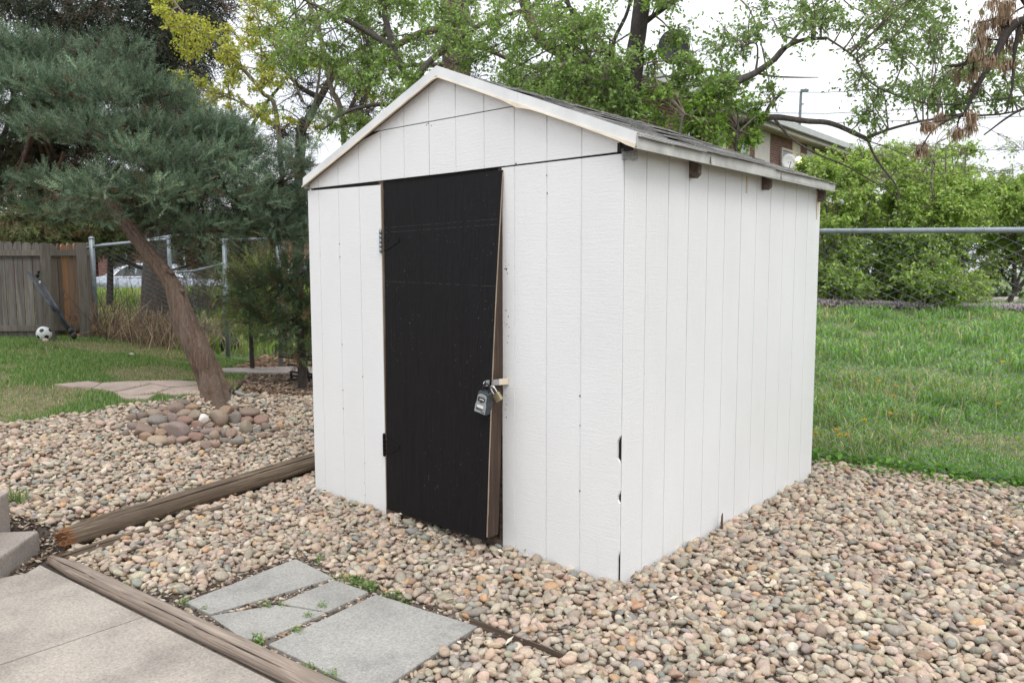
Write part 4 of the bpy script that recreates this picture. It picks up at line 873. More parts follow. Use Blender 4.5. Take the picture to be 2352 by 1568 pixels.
# dandelions
DD = [(2057, 888), (2052, 912), (2020, 877), (1921, 990), (1945, 1004), (1928, 1002), (1985, 968), (2045, 953), (1872, 998), (1958, 858), (2303, 832), (2292, 930)]
for i, (px, py) in enumerate(DD):
    P = R(px, py+3, .10); r_ = thing('dandelion', 'yellow dandelion flower in the green field beyond the chain-link fence', 'dandelion', (P[0], P[1], T(P[0], P[1])), 'dandelions in the field')
    mb = MB(); mb.tube([(P[0], P[1], float(T(P[0], P[1]))), (P[0], P[1], P[2]+.02)], .002, 5, (.12, .2, .05)); part('stem', mb, M['leaf'], r_)
    mb = MB(); n = 46; d = unit(n); d[:, 2] = np.abs(d[:, 2])*.7+.15; inst(mb, A_([(-.14, 0, 0), (.14, 0, 0), (.1, 1, 0), (-.1, 1, 0)]), A_([[0, 1, 2, 3]]), frame(d, rng.random(n)*6)*.024, np.tile([P[0], P[1], P[2]+.02], (n, 1)), np.tile([.85, .52, .01], (n, 1))); part('flower_head', mb, M['petal'], r_)
# a few tall dead stalks in the field
for px, py, dx_, hh, lab in ((2085, 965, 35, .42, 'leaning left'), (2110, 970, -28, .45, 'leaning right'), (2290, 960, -4, .5, 'upright at the right'), (2190, 985, 18, .3, 'short in the middle'), (2000, 1000, 20, .28, 'nearest the shed')):
    P = R(px, py); r_ = thing('dead_stalk', 'straw coloured dead stalk in the field grass, '+lab, 'dead stalk', P, 'dead stalks in the field'); mb = MB(); q = P+RT*dx_*depth(P)/F_+A_([0, 0, hh]); mb.tube(smoothline([P, (P+q)/2+unit(1)[0]*.03, q], 4), [.003]*8+[.002], 4, (.55, .45, .28), False)
    for k in range(5): s = P+(q-P)*rng.uniform(.4, 1); mb.tube([s, s+unit(1)[0]*.05+A_([0, 0, .03])], .0016, 3, (.55, .45, .28), False)
    part('stem', mb, M['dry'], r_)
# dead leaves, twigs and bark scraps lying on the stones
chips('leaf_litter', lambda x, y: gravel_region(x, y) & ~blocked(x, y), (-6.5, 3., -2., 3.), .09, [(.34, .23, .14), (.22, .14, .09), (.48, .37, .25), (.60, .55, .45), (.10, .10, .10)], (.008, .024), .036, .5)
# weeds in the joints of the paving, near the step and loose in the gravel
WD = [(612,1392,'in the crack between the two upper slabs',.05),(647,1388,'in the crack above the small broken slab',.035),(680,1450,'in the joint left of the big square slab',.05),(706,1415,'at the corner where three slabs meet',.04),(592,1478,'at the lower end of the cracked slab',.07),(740,1392,'on the lower edge of the small broken slab',.04),(790,1330,'behind the long slab',.06),(822,1340,'largest clump, behind the small broken slab',.07),(852,1352,'beside the upper corner of the big slab',.07),(905,1370,'along the back edge of the big slab',.06),(935,1380,'furthest right along the back edge of the big slab',.05),(736,1286,'in the stones behind the long slab',.05),(425,1385,'at the left corner of the long slab',.045),(470,1398,'left end of the long slab near the timber',.03),(712,1535,'at the front edge of the big slab, beside the timber',.045),(760,1552,'at the bottom edge of the photo beside the timber',.05),(30,1158,'dark tuft beside the upper concrete block',.09),(220,1330,'in the grit beside the pointed end of the edging timber',.05),(290,1345,'thin one on the grit right of the edging timber',.04),(1740,1465,'alone in the gravel right of the shed corner',.05),(2345,1170,'in the gravel at the right edge of the photo',.07),(2210,1100,'at the foot of the chain-link fence',.05),(2010,1085,'at the foot of the fence near the shed corner',.05)]
for px, py, lab, sz in WD:
    sz *= .75; P = R(px, py, .015); r_ = thing('weed', 'green weed '+lab, 'weed', P, 'weeds growing in the gravel and paving'); mb = MB(); n = int(34 if sz > .045 else 20)
    if '1158' in str(py):
        x = P[0]+rng.normal(0, .03, 60); y = P[1]+rng.normal(0, .03, 60); blades(mb, x, y, np.full(60, P[2]), rng.uniform(.05, .13, 60), np.full(60, .006), gcol(60, 0)*.8, .9)
    else:
        x = P[0]+rng.normal(0, sz*.45, n); y = P[1]+rng.normal(0, sz*.3, n); z = np.full(n, P[2]-.012); blades(mb, x, y, z, rng.uniform(.4, 1.1, n)*sz*.9, np.full(n, .004), gcol(n, .05), 1.2)
        d = unit(n*2); d[:, 2] = np.abs(d[:, 2])*.5+.1; inst(mb, A_([(0, 0, 0), (-.35, .5, .1), (0, 1, 0), (.35, .5, .1)]), A_([[0, 3, 2, 1]]), frame(d, rng.random(n*2))*(sz*.28), np.stack([np.repeat(x, 2), np.repeat(y, 2), P[2]+rng.uniform(-.005, sz*.6, n*2)], 1), gcol(n*2, 0))
    part('leaves', mb, M['blade'], r_)

# ================================================================== FENCES
def chain(mb, A, B, zb, zt, w_=.062, r=.0016, ph=0.):
    """zig-zag wires of a chain-link mesh between A and B; zb, zt give the bottom and top height at t along the line"""
    A = A_(A[:2]); B = A_(B[:2]); L = np.linalg.norm(B-A); d = (B-A)/L; nrm = A_([-d[1], d[0]]); n = int(L/w_)
    for i in range(n):
        s0 = (i+.5)*w_; t = s0/L; z0, z1 = zb(t), zt(t); m = max(2, int((z1-z0)/(w_/2))); k = np.arange(m+1); par = ((k+i) % 2)*2-1; s = s0+w_*.5*par
        wob = .01*(fbm(s0*1.1, k*.09, 0, 5, 2)-.5)*2
        P = np.concatenate([A+d*s[:, None]+nrm*(par*.0022+wob)[:, None], (z1-(w_/2)*k)[:, None]], 1); mb.tube(P, r, 3, None, False)
def zrail(px, py, P): return float(CAM[2]+(619.6-py)*depth(P)/F_)
Lp0, Lp1 = FL(-8.9), FL(2.6)
def tline(px, y=None):                                   # parameter s on the fence line under a picture column
    d = ray(px, 700)[:2]; A = np.stack([fdir, -d], 1); return np.linalg.solve(A, CAM[:2]-fe0[:2])[0]
sL, sM = tline(513), tline(700); PM = A_([*FL(sM), 0]); P0_ = A_([*FL(0), 0]); zM, z0_ = zrail(700, 549, PM), zrail(1880, 535.5, P0_); P2_ = A_([*FL(1.3), 0]); z2_ = zrail(2340, 534, P2_)
rz = lambda s: z0_+(zM-z0_)*s/sM if s < 0 else z0_+(z2_-z0_)*s/1.3
fr = thing('chain_link_fence', 'long chain-link fence with a round top rail, running behind the shed and along the field', 'chain-link fence', (*FL(0), 0))
mb = MB(); mb.tube([(*FL(s), rz(s)) for s in (sL, sM, -2, 0, 1.3, 2.6)], .0195, 14); part('top_rail', mb, M['zinc'], fr, True)
mb = MB(); sA = FL(-.9); chain(mb, sA, FL(2.6), lambda t: float(T(*(sA+(FL(2.6)-sA)*t)))+.02, lambda t: rz(-.9+3.5*t)+.022, .068, .0034); part('mesh', mb, M['wire'], fr)
mb = MB(); sB, sC = FL(sL), FL(sM+.6); chain(mb, sB, sC, lambda t: float(T(*(sB+(sC-sB)*t)))+.02, lambda t: rz(sL+(sM+.6-sL)*t)+.02, .07, .0024); part('mesh', mb, M['wire'], fr)
for px in (642, 520):
    s = tline(px); P = FL(s); mb = MB(); mb.tube([(*P, float(T(*P))-.05), (*P, rz(s)-.01)], .026, 12); part('post', mb, M['zinc'], fr, True)
for s in np.arange(-.2, 2.4, .61):                       # tie wires over the rail
    mb = MB(); P = A_([*FL(s), rz(s)]); u = A_([*fdir, 0]); nn = A_([-fdir[1], fdir[0], 0]); mb.tube([P+(nn*math.cos(a)+A_([0, 0, 1])*math.sin(a))*.0225+u*.006*a for a in np.linspace(0, 6, 14)], .0017, 5); part('tie_wire', mb, M['steel'], fr)
# left run with its two pipes, and the bent panel beside it
a_, b_, c_ = R(222, 776), R(398, 801), R(513, 806)
fl = thing('chain_link_fence', 'grey chain-link fence section between the wooden fence corner and the leaning trunk', 'chain-link fence', a_)
za, zb_ = zrail(222, 565, a_), zrail(398, 549, b_)
for P, y0, r in ((a_, 545, .034), (b_, 545, .026)):
    mb = MB(); zt_ = zrail(0, y0, P); mb.tube([(P[0], P[1], P[2]-.05), (P[0], P[1], zt_), (P[0], P[1], zt_+.015)], [r, r, r*.5], 14); mb.tube([(P[0], P[1], zt_-.02), (P[0], P[1], zt_-.005)], r*1.15, 14); part('post', mb, M['zinc'], fl, True)
mb = MB(); e_ = a_+(a_-b_)/np.linalg.norm(a_-b_)*.12; mb.tube([(*e_[:2], za-.03), (*a_[:2], za), (*b_[:2], zb_)], .018, 12); part('top_rail', mb, M['zinc'], fl, True)
mb = MB(); q = at(300, 556, depth(a_)+.2); q2 = at(400, 541, depth(b_)+.3); q3 = at(520, 537, depth(c_)+.3); mb.tube([at(232, 562, depth(a_)+.15), q, q2, q3], .016, 12); part('loose_rail', mb, M['zinc'], fl, True)
mb = MB(); chain(mb, a_, b_, lambda t: float(a_[2]+(b_[2]-a_[2])*t)+.03, lambda t: za+(zb_-za)*t+.01, .062, .0024); part('mesh', mb, M['wire'], fl)
mb = MB(); chain(mb, b_, c_, lambda t: float(b_[2]+(c_[2]-b_[2])*t)+.03, lambda t: zrail(0, 549, b_), .062, .0024); part('mesh', mb, M['wire'], fl)
g = thing('bent_gate', 'bent chain-link gate with a sagging top pipe, right of the leaning trunk', 'gate', c_)
Dg = float(depth(c_)); pts = [at(405, 626, Dg), at(447, 622, Dg), at(511, 606, Dg), at(514, 612, Dg), at(514, 700, Dg), (c_[0], c_[1], c_[2])]
mb = MB(); mb.tube(pts, .017, 10); part('pipe_frame', mb, M['zinc'], g, True)
mb = MB(); gl = at(405, 800, Dg); chain(mb, gl, c_, lambda t: float(c_[2])+.05+.25*(1-t)**2, lambda t: zrail(0, 625-20*t, c_), .06, .0027); part('mesh', mb, M['wire'], g)
# wooden fence
wf = thing('wooden_fence', 'weathered grey picket fence at the left edge, turning a corner toward the chain-link', 'wooden fence', R(112, 777))
def picket_run(pxs, yb0, yb1, yt0, yt1, colr, first=0):
    x0, x1 = pxs[0], pxs[-1]; A = R(x0, yb0); B = R(x1, yb1); D0_, D1_ = depth(A), depth(B)
    for i, (p, q) in enumerate(zip(pxs[:-1], pxs[1:])):
        def pt(px, y_):
            t = (px-x0)/(x1-x0); d = ray(px, 700)[:2]; Q = np.linalg.solve(np.stack([(B-A)[:2], -d], 1), CAM[:2]-A[:2])[0]; return A+(B-A)*Q
        a, b = pt(p+.5, 0), pt(q-1.3, 0); n = np.cross((B-A)/np.linalg.norm(B-A), [0, 0, 1.]); n = n if n@(CAM-A) > 0 else -n
        t = ((p+q)/2-x0)/(x1-x0); zt_ = zrail(0, yt0+(yt1-yt0)*t+rng.uniform(-1.5, 1.5), a); zb2 = min(a[2], b[2])-.03; w_ = b-a; zt2 = zrail(0, yt0+(yt1-yt0)*t, b)
        zt2 = zt_
        sh = [(0, zb2), (1, zb2), (1, zt_-.045), (.86, zt_-.012), (.62, zt_), (.38, zt_), (.14, zt_-.012), (0, zt_-.045)]
        V = [a+w_*u+A_([0, 0, z-a[2]]) for u, z in sh]+[a+w_*u+A_([0, 0, z-a[2]])-n*.016 for u, z in sh]; k = 8
        mb = MB(); c = A_(colr)*rng.uniform(.75, 1.2); 
        if callable(first): c = first(i, c)
        mb.add(V, [list(range(k)), list(range(k, 2*k))[::-1]]+[[j, k+j, k+(j+1) % k, (j+1) % k] for j in range(k)], c); part('picket', mb, M['fencewood'], wf)
    return A, B, n
A1, B1, n1 = picket_run([-66, -45, -24, -3, 17, 38, 58, 80, 99, 118], 779, 777, 549, 557, (1., .98, .95))
def c2(i, c): return A_([2.3, 1.25, .6])*.9 if i in (2,) else (A_([1.5, 1.0, .7]) if i in (3, 4) else c*A_([.95, .85, .78]))
A2, B2, n2 = picket_run([122, 138, 147, 161, 176, 190, 206, 219], 777, 774, 557, 555, (1., .92, .85), c2)
for (A, B, n) in ((A1, B1, n1), (A2, B2, n2)):
    for y0, y1 in ((573, 586), (744, 757)):
        a0, b0 = zrail(0, y0, A), zrail(0, y1, A); mb = MB(); u = (B-A)/np.linalg.norm(B-A)
        za1, zb1 = zrail(0, y0, B), zrail(0, y1, B); mb.hexa([A_([*(A+n*.003)[:2], b0]), A_([*(B+n*.003)[:2], zb1]), A_([*(B+n*.04)[:2], zb1]), A_([*(A+n*.04)[:2], b0]), A_([*(A+n*.003)[:2], a0]), A_([*(B+n*.003)[:2], za1]), A_([*(B+n*.04)[:2], za1]), A_([*(A+n*.04)[:2], a0])], (1.05, .98, .9)); part('rail', mb, M['fencewood'], wf)
for px, yb, yt, wpx in ((114, 782, 556, 19), (196, 779, 555, 19)):
    P = R(px, yb)+(n1+n2)*.012; D = depth(P); h = wpx*D/F_/2; mb = MB(); zt_ = zrail(0, yt, P); mb.box((-h, -h, P[2]-.05), (h, h, zt_-.01), (1.0, .95, .88), Matrix.Rotation(-YAW*0+1.1, 3, 'Z'), (P[0], P[1], 0)); part('post', mb, M['fencewood'], wf)

# ---- ball, poles, odds and ends by the fence
Pb = R(103, 783); Db = depth(Pb); rb = 17.2*Db/F_
ball = thing('soccer_ball', 'white soccer ball with black pentagons on the grass at the foot of the wooden fence', 'ball', (Pb[0], Pb[1], Pb[2]))
V, F = ico(6); t_ = (1+5**.5)/2; ic = A_([(s1*1, s2*t_, 0) for s1 in (-1, 1) for s2 in (-1, 1)]+[(0, s1, s2*t_) for s1 in (-1, 1) for s2 in (-1, 1)]+[(s2*t_, 0, s1) for s1 in (-1, 1) for s2 in (-1, 1)]); ic /= np.linalg.norm(ic[0])
ic = ic@A_(Matrix.Rotation(.5, 3, 'X')).T@A_(Matrix.Rotation(.9, 3, 'Z')).T; dd = np.sort(V@ic.T, axis=1); k = (dd[:, -1]-dd[:, -2]) > .30; seam = (dd[:, -2]-dd[:, -3]) < .006
cv = np.where(k[:, None], A_([.02, .02, .022]), A_([1., 1, 1])); mb = MB(); mb.add(V*rb*.995+A_([Pb[0], Pb[1], Pb[2]+rb]), F, cv)
bm_, nt, bb, o_ = new('ball leather'); va = N(nt, 'ShaderNodeVertexColor', layer_name='tint'); nt.links.new(mix(nt, 1., va.outputs[0], (.72, .72, .7), 'MULTIPLY'), bb.inputs['Base Color']); bb.inputs['Roughness'].default_value = .4
part('skin', mb, bm_, ball, True)
Dp = Db-.05
fr_ = thing('folding_frame', 'pair of dark grey metal poles hinged together, leaning on the wooden fence', 'metal frame', R(166, 775))
for a, b, nm in (((64, 625), (166, 772), 'pole'), ((90, 640), (168, 768), 'pole')):
    mb = MB(); p, q = at(*a, Db-.35), at(*b, Db-.35); mb.tube([p, q], .014, 10); mb.tube([p+(q-p)*.42, p+(q-p)*.62], .016, 10); part(nm, mb, M['gunmetal'], fr_, True)
for (px, py), sz in (((86, 632), .03), ((89, 624), .02), ((163, 760), .035), ((170, 771), .04), ((92, 648), .016)):
    mb = MB(); p = at(px, py, Db-.36); V, F = ico(2); mb.add(V*A_([sz*.8, sz*.8, sz*1.1])+p, F); part('bracket', mb, M['black'] if py != 648 else M['white'], fr_, True)
def simple_rock(name, label, px, py, w, col, cat='rock', sq=.7, seed=1):
    P = R(px, py); r = w*depth(P)/F_/2; mb = MB(); V = pebble(seed, IV3)*A_([r, r*.8, r*sq]); mb.add(V, IF3, col); o = mb.build(name, M['stone'], None, True); o.location = (P[0], P[1], P[2]+r*sq*.7); return tag(o, label, cat)
simple_rock('rock', 'tan rock at the foot of the leaning grey poles by the fence', 178, 777, 20, (.45, .28, .18))
simple_rock('rock', 'small flat pink stone in front of the soccer ball', 105, 786, 16, (.5, .38, .32), seed=5)
simple_rock('rock', 'small pale stone in the lawn left of the leaning trunk', 302, 818, 14, (.6, .55, .48), seed=8)
simple_rock('rock', 'small pale stone at the base of the grey fence post', 228, 778, 14, (.5, .5, .5), seed=9)
sk = thing('stick', 'thin dark broken stick poking up to the right of the leaning trunk', 'stick', R(528, 908)); mb = MB(); D = depth(R(528, 908)); mb.tube([at(530, 905, D), at(541, 895, D+.1), at(552, 885, D+.1), at(562, 872, D+.1)], [.012, .014, .011, .003], 7); part('stem', mb, M['bark_dark'], sk)
tp = thing('green_tarp', 'dark green netting tarp draped on the bank behind the bent gate', 'tarp', R(600, 812)); Dq = depth(R(580, 812))+.55; P = [(486, 802, 0), (540, 780, .5), (590, 765, .8), (640, 742, 1.1), (660, 740, 1.2)]; Q = [(500, 812, 0), (540, 815, 0), (590, 822, 0), (640, 828, 0), (665, 828, 0)]
mb = MB(); nv = 12; PP = []
for i in range(25):
    t = i/24*4; k = min(int(t), 3); f = t-k; a = A_(P[k])*(1-f)+A_(P[k+1])*f; b = A_(Q[k])*(1-f)+A_(Q[k+1])*f
    for j in range(nv): 
        s = j/(nv-1); c = a*(1-s)+b*s; PP.append(at(c[0], c[1], Dq+c[2]+.08*vnoise(i*.6, j*.6, 0, 5)))
idx = np.arange(25*nv).reshape(25, nv); mb.add(A_(PP), np.stack([idx[:-1, :-1], idx[:-1, 1:], idx[1:, 1:], idx[1:, :-1]], -1).reshape(-1, 4)); part('sheet', mb, M['tarp'], tp, True)
def lump(name, label, cat, px, py, w, h, mat, seed):
    P = R(px, py); D = depth(P); mb = MB(); V = IV3*(1+.35*(fbm(IV3[:, 0]*1.7+seed, IV3[:, 1]*1.7, IV3[:, 2]*1.7, seed)-.5)[:, None]); V = V*A_([w*D/F_/2, w*D/F_/2, h*D/F_/2]); mb.add(V+A_([P[0], P[1], P[2]+h*D/F_/2*.8]), IF3); r = thing(name, label, cat, P); part('sheet', mb, mat, r, True)
lump('plastic_bag', 'crumpled black plastic bag behind the post of the bent gate', 'bag', 527, 803, 50, 34, M['bag'], 3)
# black metal rack half hidden behind the shed
rk = thing('metal_rack', 'folded black metal rack lying on the mulch behind the shed corner', 'rack', R(690, 880)); Dr = depth(R(690, 880))
for a, b in (((668, 862), (725, 868)), ((668, 853), (725, 860)), ((668, 853), (670, 868)), ((650, 876), (725, 862)), ((640, 818), (730, 828)), ((642, 813), (730, 822)), ((655, 880), (730, 884)), ((690, 846), (692, 860)), ((660, 838), (732, 838)), ((700, 820), (712, 885))):
    mb = MB(); mb.beam(at(*a, Dr), at(*b, Dr+.05), .025, .02); part('bar', mb, M['black'], rk)
mb = MB(); p = [at(655, 880, Dr+.1), at(672, 868, Dr+.3), at(730, 872, Dr+.3), at(730, 888, Dr+.1)]; mb.add(p+[v-A_([0, 0, .02]) for v in p], [[0, 1, 2, 3], [7, 6, 5, 4], [0, 4, 5, 1], [1, 5, 6, 2], [2, 6, 7, 3], [3, 7, 4, 0]]); part('panel', mb, M['black'], rk)
# small finds in the foreground gravel
P = R(1736, 1452, .03); pb = thing('broken_pipe', 'short broken piece of tan pipe lying in the foreground gravel', 'pipe', P); mb = MB(); dx = A_([.045, -.02, .0]); th = np.arange(16)/16*2*PI; 
mb.tube([P-dx*.9+A_([0, 0, .02]), P+dx*.6+A_([0, 0, .02])], .013, 14, (.5, .4, .3), False); mb.tube([P-dx*.895+A_([0, 0, .02]), P+dx*.59+A_([0, 0, .02])], .009, 14, (.06, .04, .03), False); part('tube', mb, M['stone'], pb, True)

# ================================================================== VEGETATION
LV = A_([(0, 0, 0), (-.28, .38, .06), (0, 1, -.05), (.28, .38, .06)]); LF = A_([[0, 3, 2, 1]])
LV6 = A_([(0, 0, 0), (-.27, .3, .05), (-.2, .68, .03), (0, 1, -.08), (.2, .68, .03), (.27, .3, .05)]); LF6 = A_([[0, 5, 4, 1], [1, 4, 3, 2]])
def sampleline(P, r0, r1, n=8):
    Q = smoothline(P, n); return Q, np.linspace(r0, r1, len(Q))
def grow(name, label, group, trunks, clumps, leaf, cols, nt_=26, nl=9, bark='bark_elm', twig='bark_elm', base=None, tw_r=.0028, spread=1., leafname='crown', tmat='leaf', droop=.3, bl_r=.010, hang=None, cat='tree', sidesT=12, tipgreen=0., leafV=LV6, leafF=LF6):
    L = []; tb = MB()
    for P, r0, r1 in trunks:
        Q, rr = sampleline(P, r0, r1); L.append(np.concatenate([Q, rr[:, None]], 1)); sd_ = rng.integers(99)
        tb.tube(Q, rr, sidesT, None, True, lambda th, t: 1+.10*(vnoise(np.cos(th)*2+5, np.sin(th)*2+5, t*14, sd_)-.5)*2)
    LL = np.concatenate(L); base = LL[0, :3] if base is None else base
    root = thing(name, label, cat, base, group); part('trunk', tb, M[bark], root, True)
    wb = MB(); LP, LD = [], []
    for c, r in clumps:
        c = A_(c); k = np.argmin(np.linalg.norm(LL[:, :3]-c, axis=1)+rng.uniform(0, .25, len(LL))*r); a = LL[k, :3]; dist = np.linalg.norm(c-a)
        mid = (a+c)/2+unit(1)[0]*dist*.14+A_([0, 0, .08*dist]); bl = smoothline([a, mid, c, c+(c-mid)*.35], 4); wb.tube(bl, np.linspace(min(bl_r, LL[k, 3]), bl_r*.35, len(bl)), 5, None, False)
        for j in range(nt_):
            s = bl[min(len(bl)-1, int(rng.uniform(.45, 1)*len(bl)))]; e = c+unit(1)[0]*r*rng.random()**.45*A_([1, 1, .8])*spread; v = e-s; m1 = s+v*.35+unit(1)[0]*.1*r; m2 = s+v*.7+unit(1)[0]*.12*r+A_([0, 0, .05*r])
            e = e+A_([0, 0, -droop*.2*r]); P = A_([s, m1, m2, e]); wb.tube(P, [tw_r, tw_r*.8, tw_r*.6, tw_r*.35], 3, None, False)
            if nl:
                n = max(1, int(nl*rng.uniform(.5, 1.4))); tt = rng.uniform(.15, 1.02, n)*3; kk = np.minimum(tt.astype(int), 2); f = (tt-kk)[:, None]; pp = P[kk]*(1-f)+P[kk+1]*f
                LP.append(pp+rng.normal(0, leaf*.25, (n, 3))); LD.append(np.tile(v/np.linalg.norm(v), (n, 1))*.5)
    part('branches', wb, M[twig], root)
    if nl:
        LP = np.concatenate(LP); LD = np.concatenate(LD); n = len(LP); d = LD+unit(n)*.9+A_([0, 0, -droop]); rr = rng.normal(0, .8, n); s_ = rng.uniform(.6, 1.25, n)*leaf
        if hang: d = d*.25+A_([0, 0, -1.])
        cl = A_(cols)[rng.integers(0, len(cols), n)]*rng.uniform(.75, 1.25, (n, 1)); lb_ = MB(); inst(lb_, leafV, leafF, frame(d, rr)*s_[:, None, None], LP, cl); part(leafname, lb_, M[tmat], root)
        print(name, 'leaves', n)
    return root
def zone(x0, x1, y0, y1, D0_, D1_, n, r0, r1, rej=None):
    o = []
    while len(o) < n:
        x, y = rng.uniform(x0, x1), rng.uniform(y0, y1)
        if rej and rej(x, y): continue
        o.append((at(x, y, rng.uniform(D0_, D1_)), rng.uniform(r0, r1)))
    return o
def gbase(px, D): P = at(px, 700, D); return A_([P[0], P[1], float(T(P[0], P[1]))-.1])
def ln(*p): return [at(*q) for q in p]
ELM = [(.22, .34, .09), (.28, .42, .12), (.18, .28, .09), (.34, .47, .17), (.23, .34, .13)]
ELML = [(.23, .34, .12), (.30, .42, .17), (.20, .30, .13), (.35, .44, .22), (.17, .27, .10)]
YEL = [(.56, .56, .10), (.64, .62, .13), (.46, .50, .09), (.50, .43, .12), (.38, .46, .10)]
# young elm whose trunk rises behind the roof
D = 7.6
grow('elm_tree', 'dark trunked elm rising just behind the shed roof', None, [([gbase(1440, D)]+ln((1444, 300, D), (1452, 200, D), (1462, 100, D), (1475, 0, D), (1490, -160, D)), .105, .07), (ln((1452, 205, D), (1400, 120, D-.1), (1330, 40, D), (1260, -40, D)), .03, .012), (ln((1470, 60, D), (1540, 10, D), (1640, -50, D)), .03, .012)],
     zone(1180, 1440, -40, 200, 7, 8.6, 20, .28, .42)+zone(1480, 1640, -30, 130, 7., 8., 6, .25, .35)+zone(1560, 1630, 130, 200, 6.9, 7.4, 3, .14, .18)+zone(1620, 1790, 190, 275, 6.9, 7.4, 5, .12, .18)+zone(1230, 1440, 120, 260, 7, 8.4, 10, .25, .35), .041, ELM, 22, 14, 'bark_dark', 'bark_pale')
grow('elm_tree', 'thin forked elm sapling left of the dark trunk behind the roof', None, [([gbase(1376, 8.)]+ln((1376, 250, 8.), (1384, 190, 8.)), .045, .038), (ln((1384, 195, 8.), (1362, 150, 8.), (1338, 90, 8.), (1310, 20, 8.), (1290, -60, 8)), .026, .014), (ln((1384, 195, 8.), (1402, 150, 8.), (1412, 90, 8.), (1440, 30, 8), (1460, -50, 8)), .028, .014)],
     zone(1060, 1400, 60, 280, 7.6, 9, 28, .28, .40, lambda x, y: y > 165+(x-1060)*.33), .040, ELM, 22, 14, 'bark_dark', 'bark_elm')
grow('elm_tree', 'leafy elm filling the sky above the shed peak', None, [([gbase(960, 9.)]+ln((960, 300, 9.), (940, 200, 9.), (900, 100, 9.), (880, 0, 9.), (870, -150, 9)), .05, .03), (ln((940, 200, 9), (1000, 130, 9), (1100, 60, 9), (1230, 10, 9), (1300, -60, 9)), .045, .015), (ln((905, 110, 9), (820, 60, 9), (740, 20, 9), (660, -20, 9)), .04, .012), (ln((950, 250, 9), (870, 240, 9), (790, 260, 9), (740, 300, 9)), .03, .01)],
     zone(640, 1200, -40, 150, 8.2, 10.5, 54, .32, .5)+zone(760, 1000, 130, 330, 8.2, 9.6, 12, .25, .4, lambda x, y: y > 330-(x-760)*.55), .041, ELM, 24, 14, 'bark_elm', 'bark_pale')
# fork at right with its two long arms
D = 7.4
grow('elm_tree', 'elm with two long dark limbs forking out over the right end of the roof', None,
     [([gbase(1592, D)]+ln((1598, 320, D), (1606, 300, D)), .06, .05), (ln((1606, 302, D), (1625, 262, D), (1648, 225, D), (1690, 190, D), (1735, 168, D), (1775, 140, D), (1800, 112, D), (1845, 92, D-.2), (1900, 88, D-.3)), .047, .014),
      (ln((1606, 302, D), (1645, 286, D), (1700, 280, D), (1755, 272, D), (1790, 270, D), (1850, 278, D), (1905, 283, D), (1950, 300, D), (1992, 320, D)), .036, .020), (ln((1990, 318, D), (2040, 298, D), (2110, 280, D-.1), (2200, 268, D-.2), (2300, 262, D-.3), (2400, 240, D-.3)), .016, .006),
      (ln((1992, 320, D), (2010, 360, D), (2038, 400, D), (2060, 430, D), (2062, 470, D)), .013, .004), (ln((1780, 275, D), (1820, 320, D), (1880, 355, D), (1940, 380, D), (2010, 420, D), (2090, 470, D)), .013, .003), (ln((1755, 272, D), (1770, 240, D), (1795, 215, D)), .02, .012), (ln((1930, 290, D), (1960, 310, D-.1), (2040, 340, D-.1), (2120, 370, D-.2)), .008, .002),
      (ln((1900, 88, D-.3), (1960, 130, D-.4), (2000, 190, D-.5), (2080, 225, D-.5), (2180, 240, D-.5), (2400, 215, D-.6)), .010, .005), (ln((1735, 168, D), (1740, 130, D), (1735, 100, D), (1700, 110, D)), .012, .004), (ln((1640, 240, D), (1632, 200, D), (1600, 160, D)), .010, .003), (ln((1780, 140, D), (1850, 60, D), (1920, -20, D)), .016, .008), (ln((1735, 168, D), (1780, 176, D), (1830, 178, D), (1880, 178, D)), .012, .004)],
     zone(1760, 2300, -40, 110, 6.6, 8.2, 36, .25, .42, lambda x, y: (x < 1880 and y > 70) or (x > 2180 and y < 90))+zone(1940, 2400, 110, 215, 6.6, 8, 30, .24, .38)+zone(1960, 2330, 205, 290, 6.8, 7.8, 12, .18, .28)+zone(1560, 1760, 60, 210, 7, 8, 13, .20, .30, lambda x, y: x > 1680 and y > 120)+zone(1700, 1800, 180, 320, 7.2, 7.6, 3, .12, .2), .040, ELML, 16, 10, 'bark_elm', 'bark_pale', bl_r=.008, tw_r=.0024)
grow('leafy_shrub', 'bright green leafy shrub just behind the right half of the shed roof', None, [([gbase(1560, 7.)]+ln((1560, 340, 7.), (1590, 260, 7.)), .02, .008), ([gbase(1680, 7.2)]+ln((1690, 360, 7.2), (1700, 300, 7.2)), .02, .008)],
     zone(1490, 1700, 120, 230, 7.0, 8.2, 9, .16, .24)+zone(1690, 1780, 260, 330, 7.0, 7.6, 3, .10, .14)+zone(1480, 1690, 215, 350, 6.9, 7.8, 22, .16, .25, lambda x, y: y < 190+(x-1480)*.22 or y > 300+(x-1480)*.33), .045, [(.22, .37, .06), (.28, .44, .09), (.18, .30, .06), (.33, .46, .13)], 20, 9, 'bark_elm', 'bark_pale', cat='shrub')
grow('elm_tree', 'low leafy growth between the thin sapling and the dark trunk', None, [([gbase(1300, 7.6)]+ln((1300, 240, 7.6), (1310, 200, 7.6)), .03, .015)], zone(1230, 1480, 170, 290, 7.2, 8.4, 18, .2, .3, lambda x, y: y > 235+(x-1230)*.25 or y < 130), .040, ELM, 20, 13, 'bark_dark', 'bark_elm')
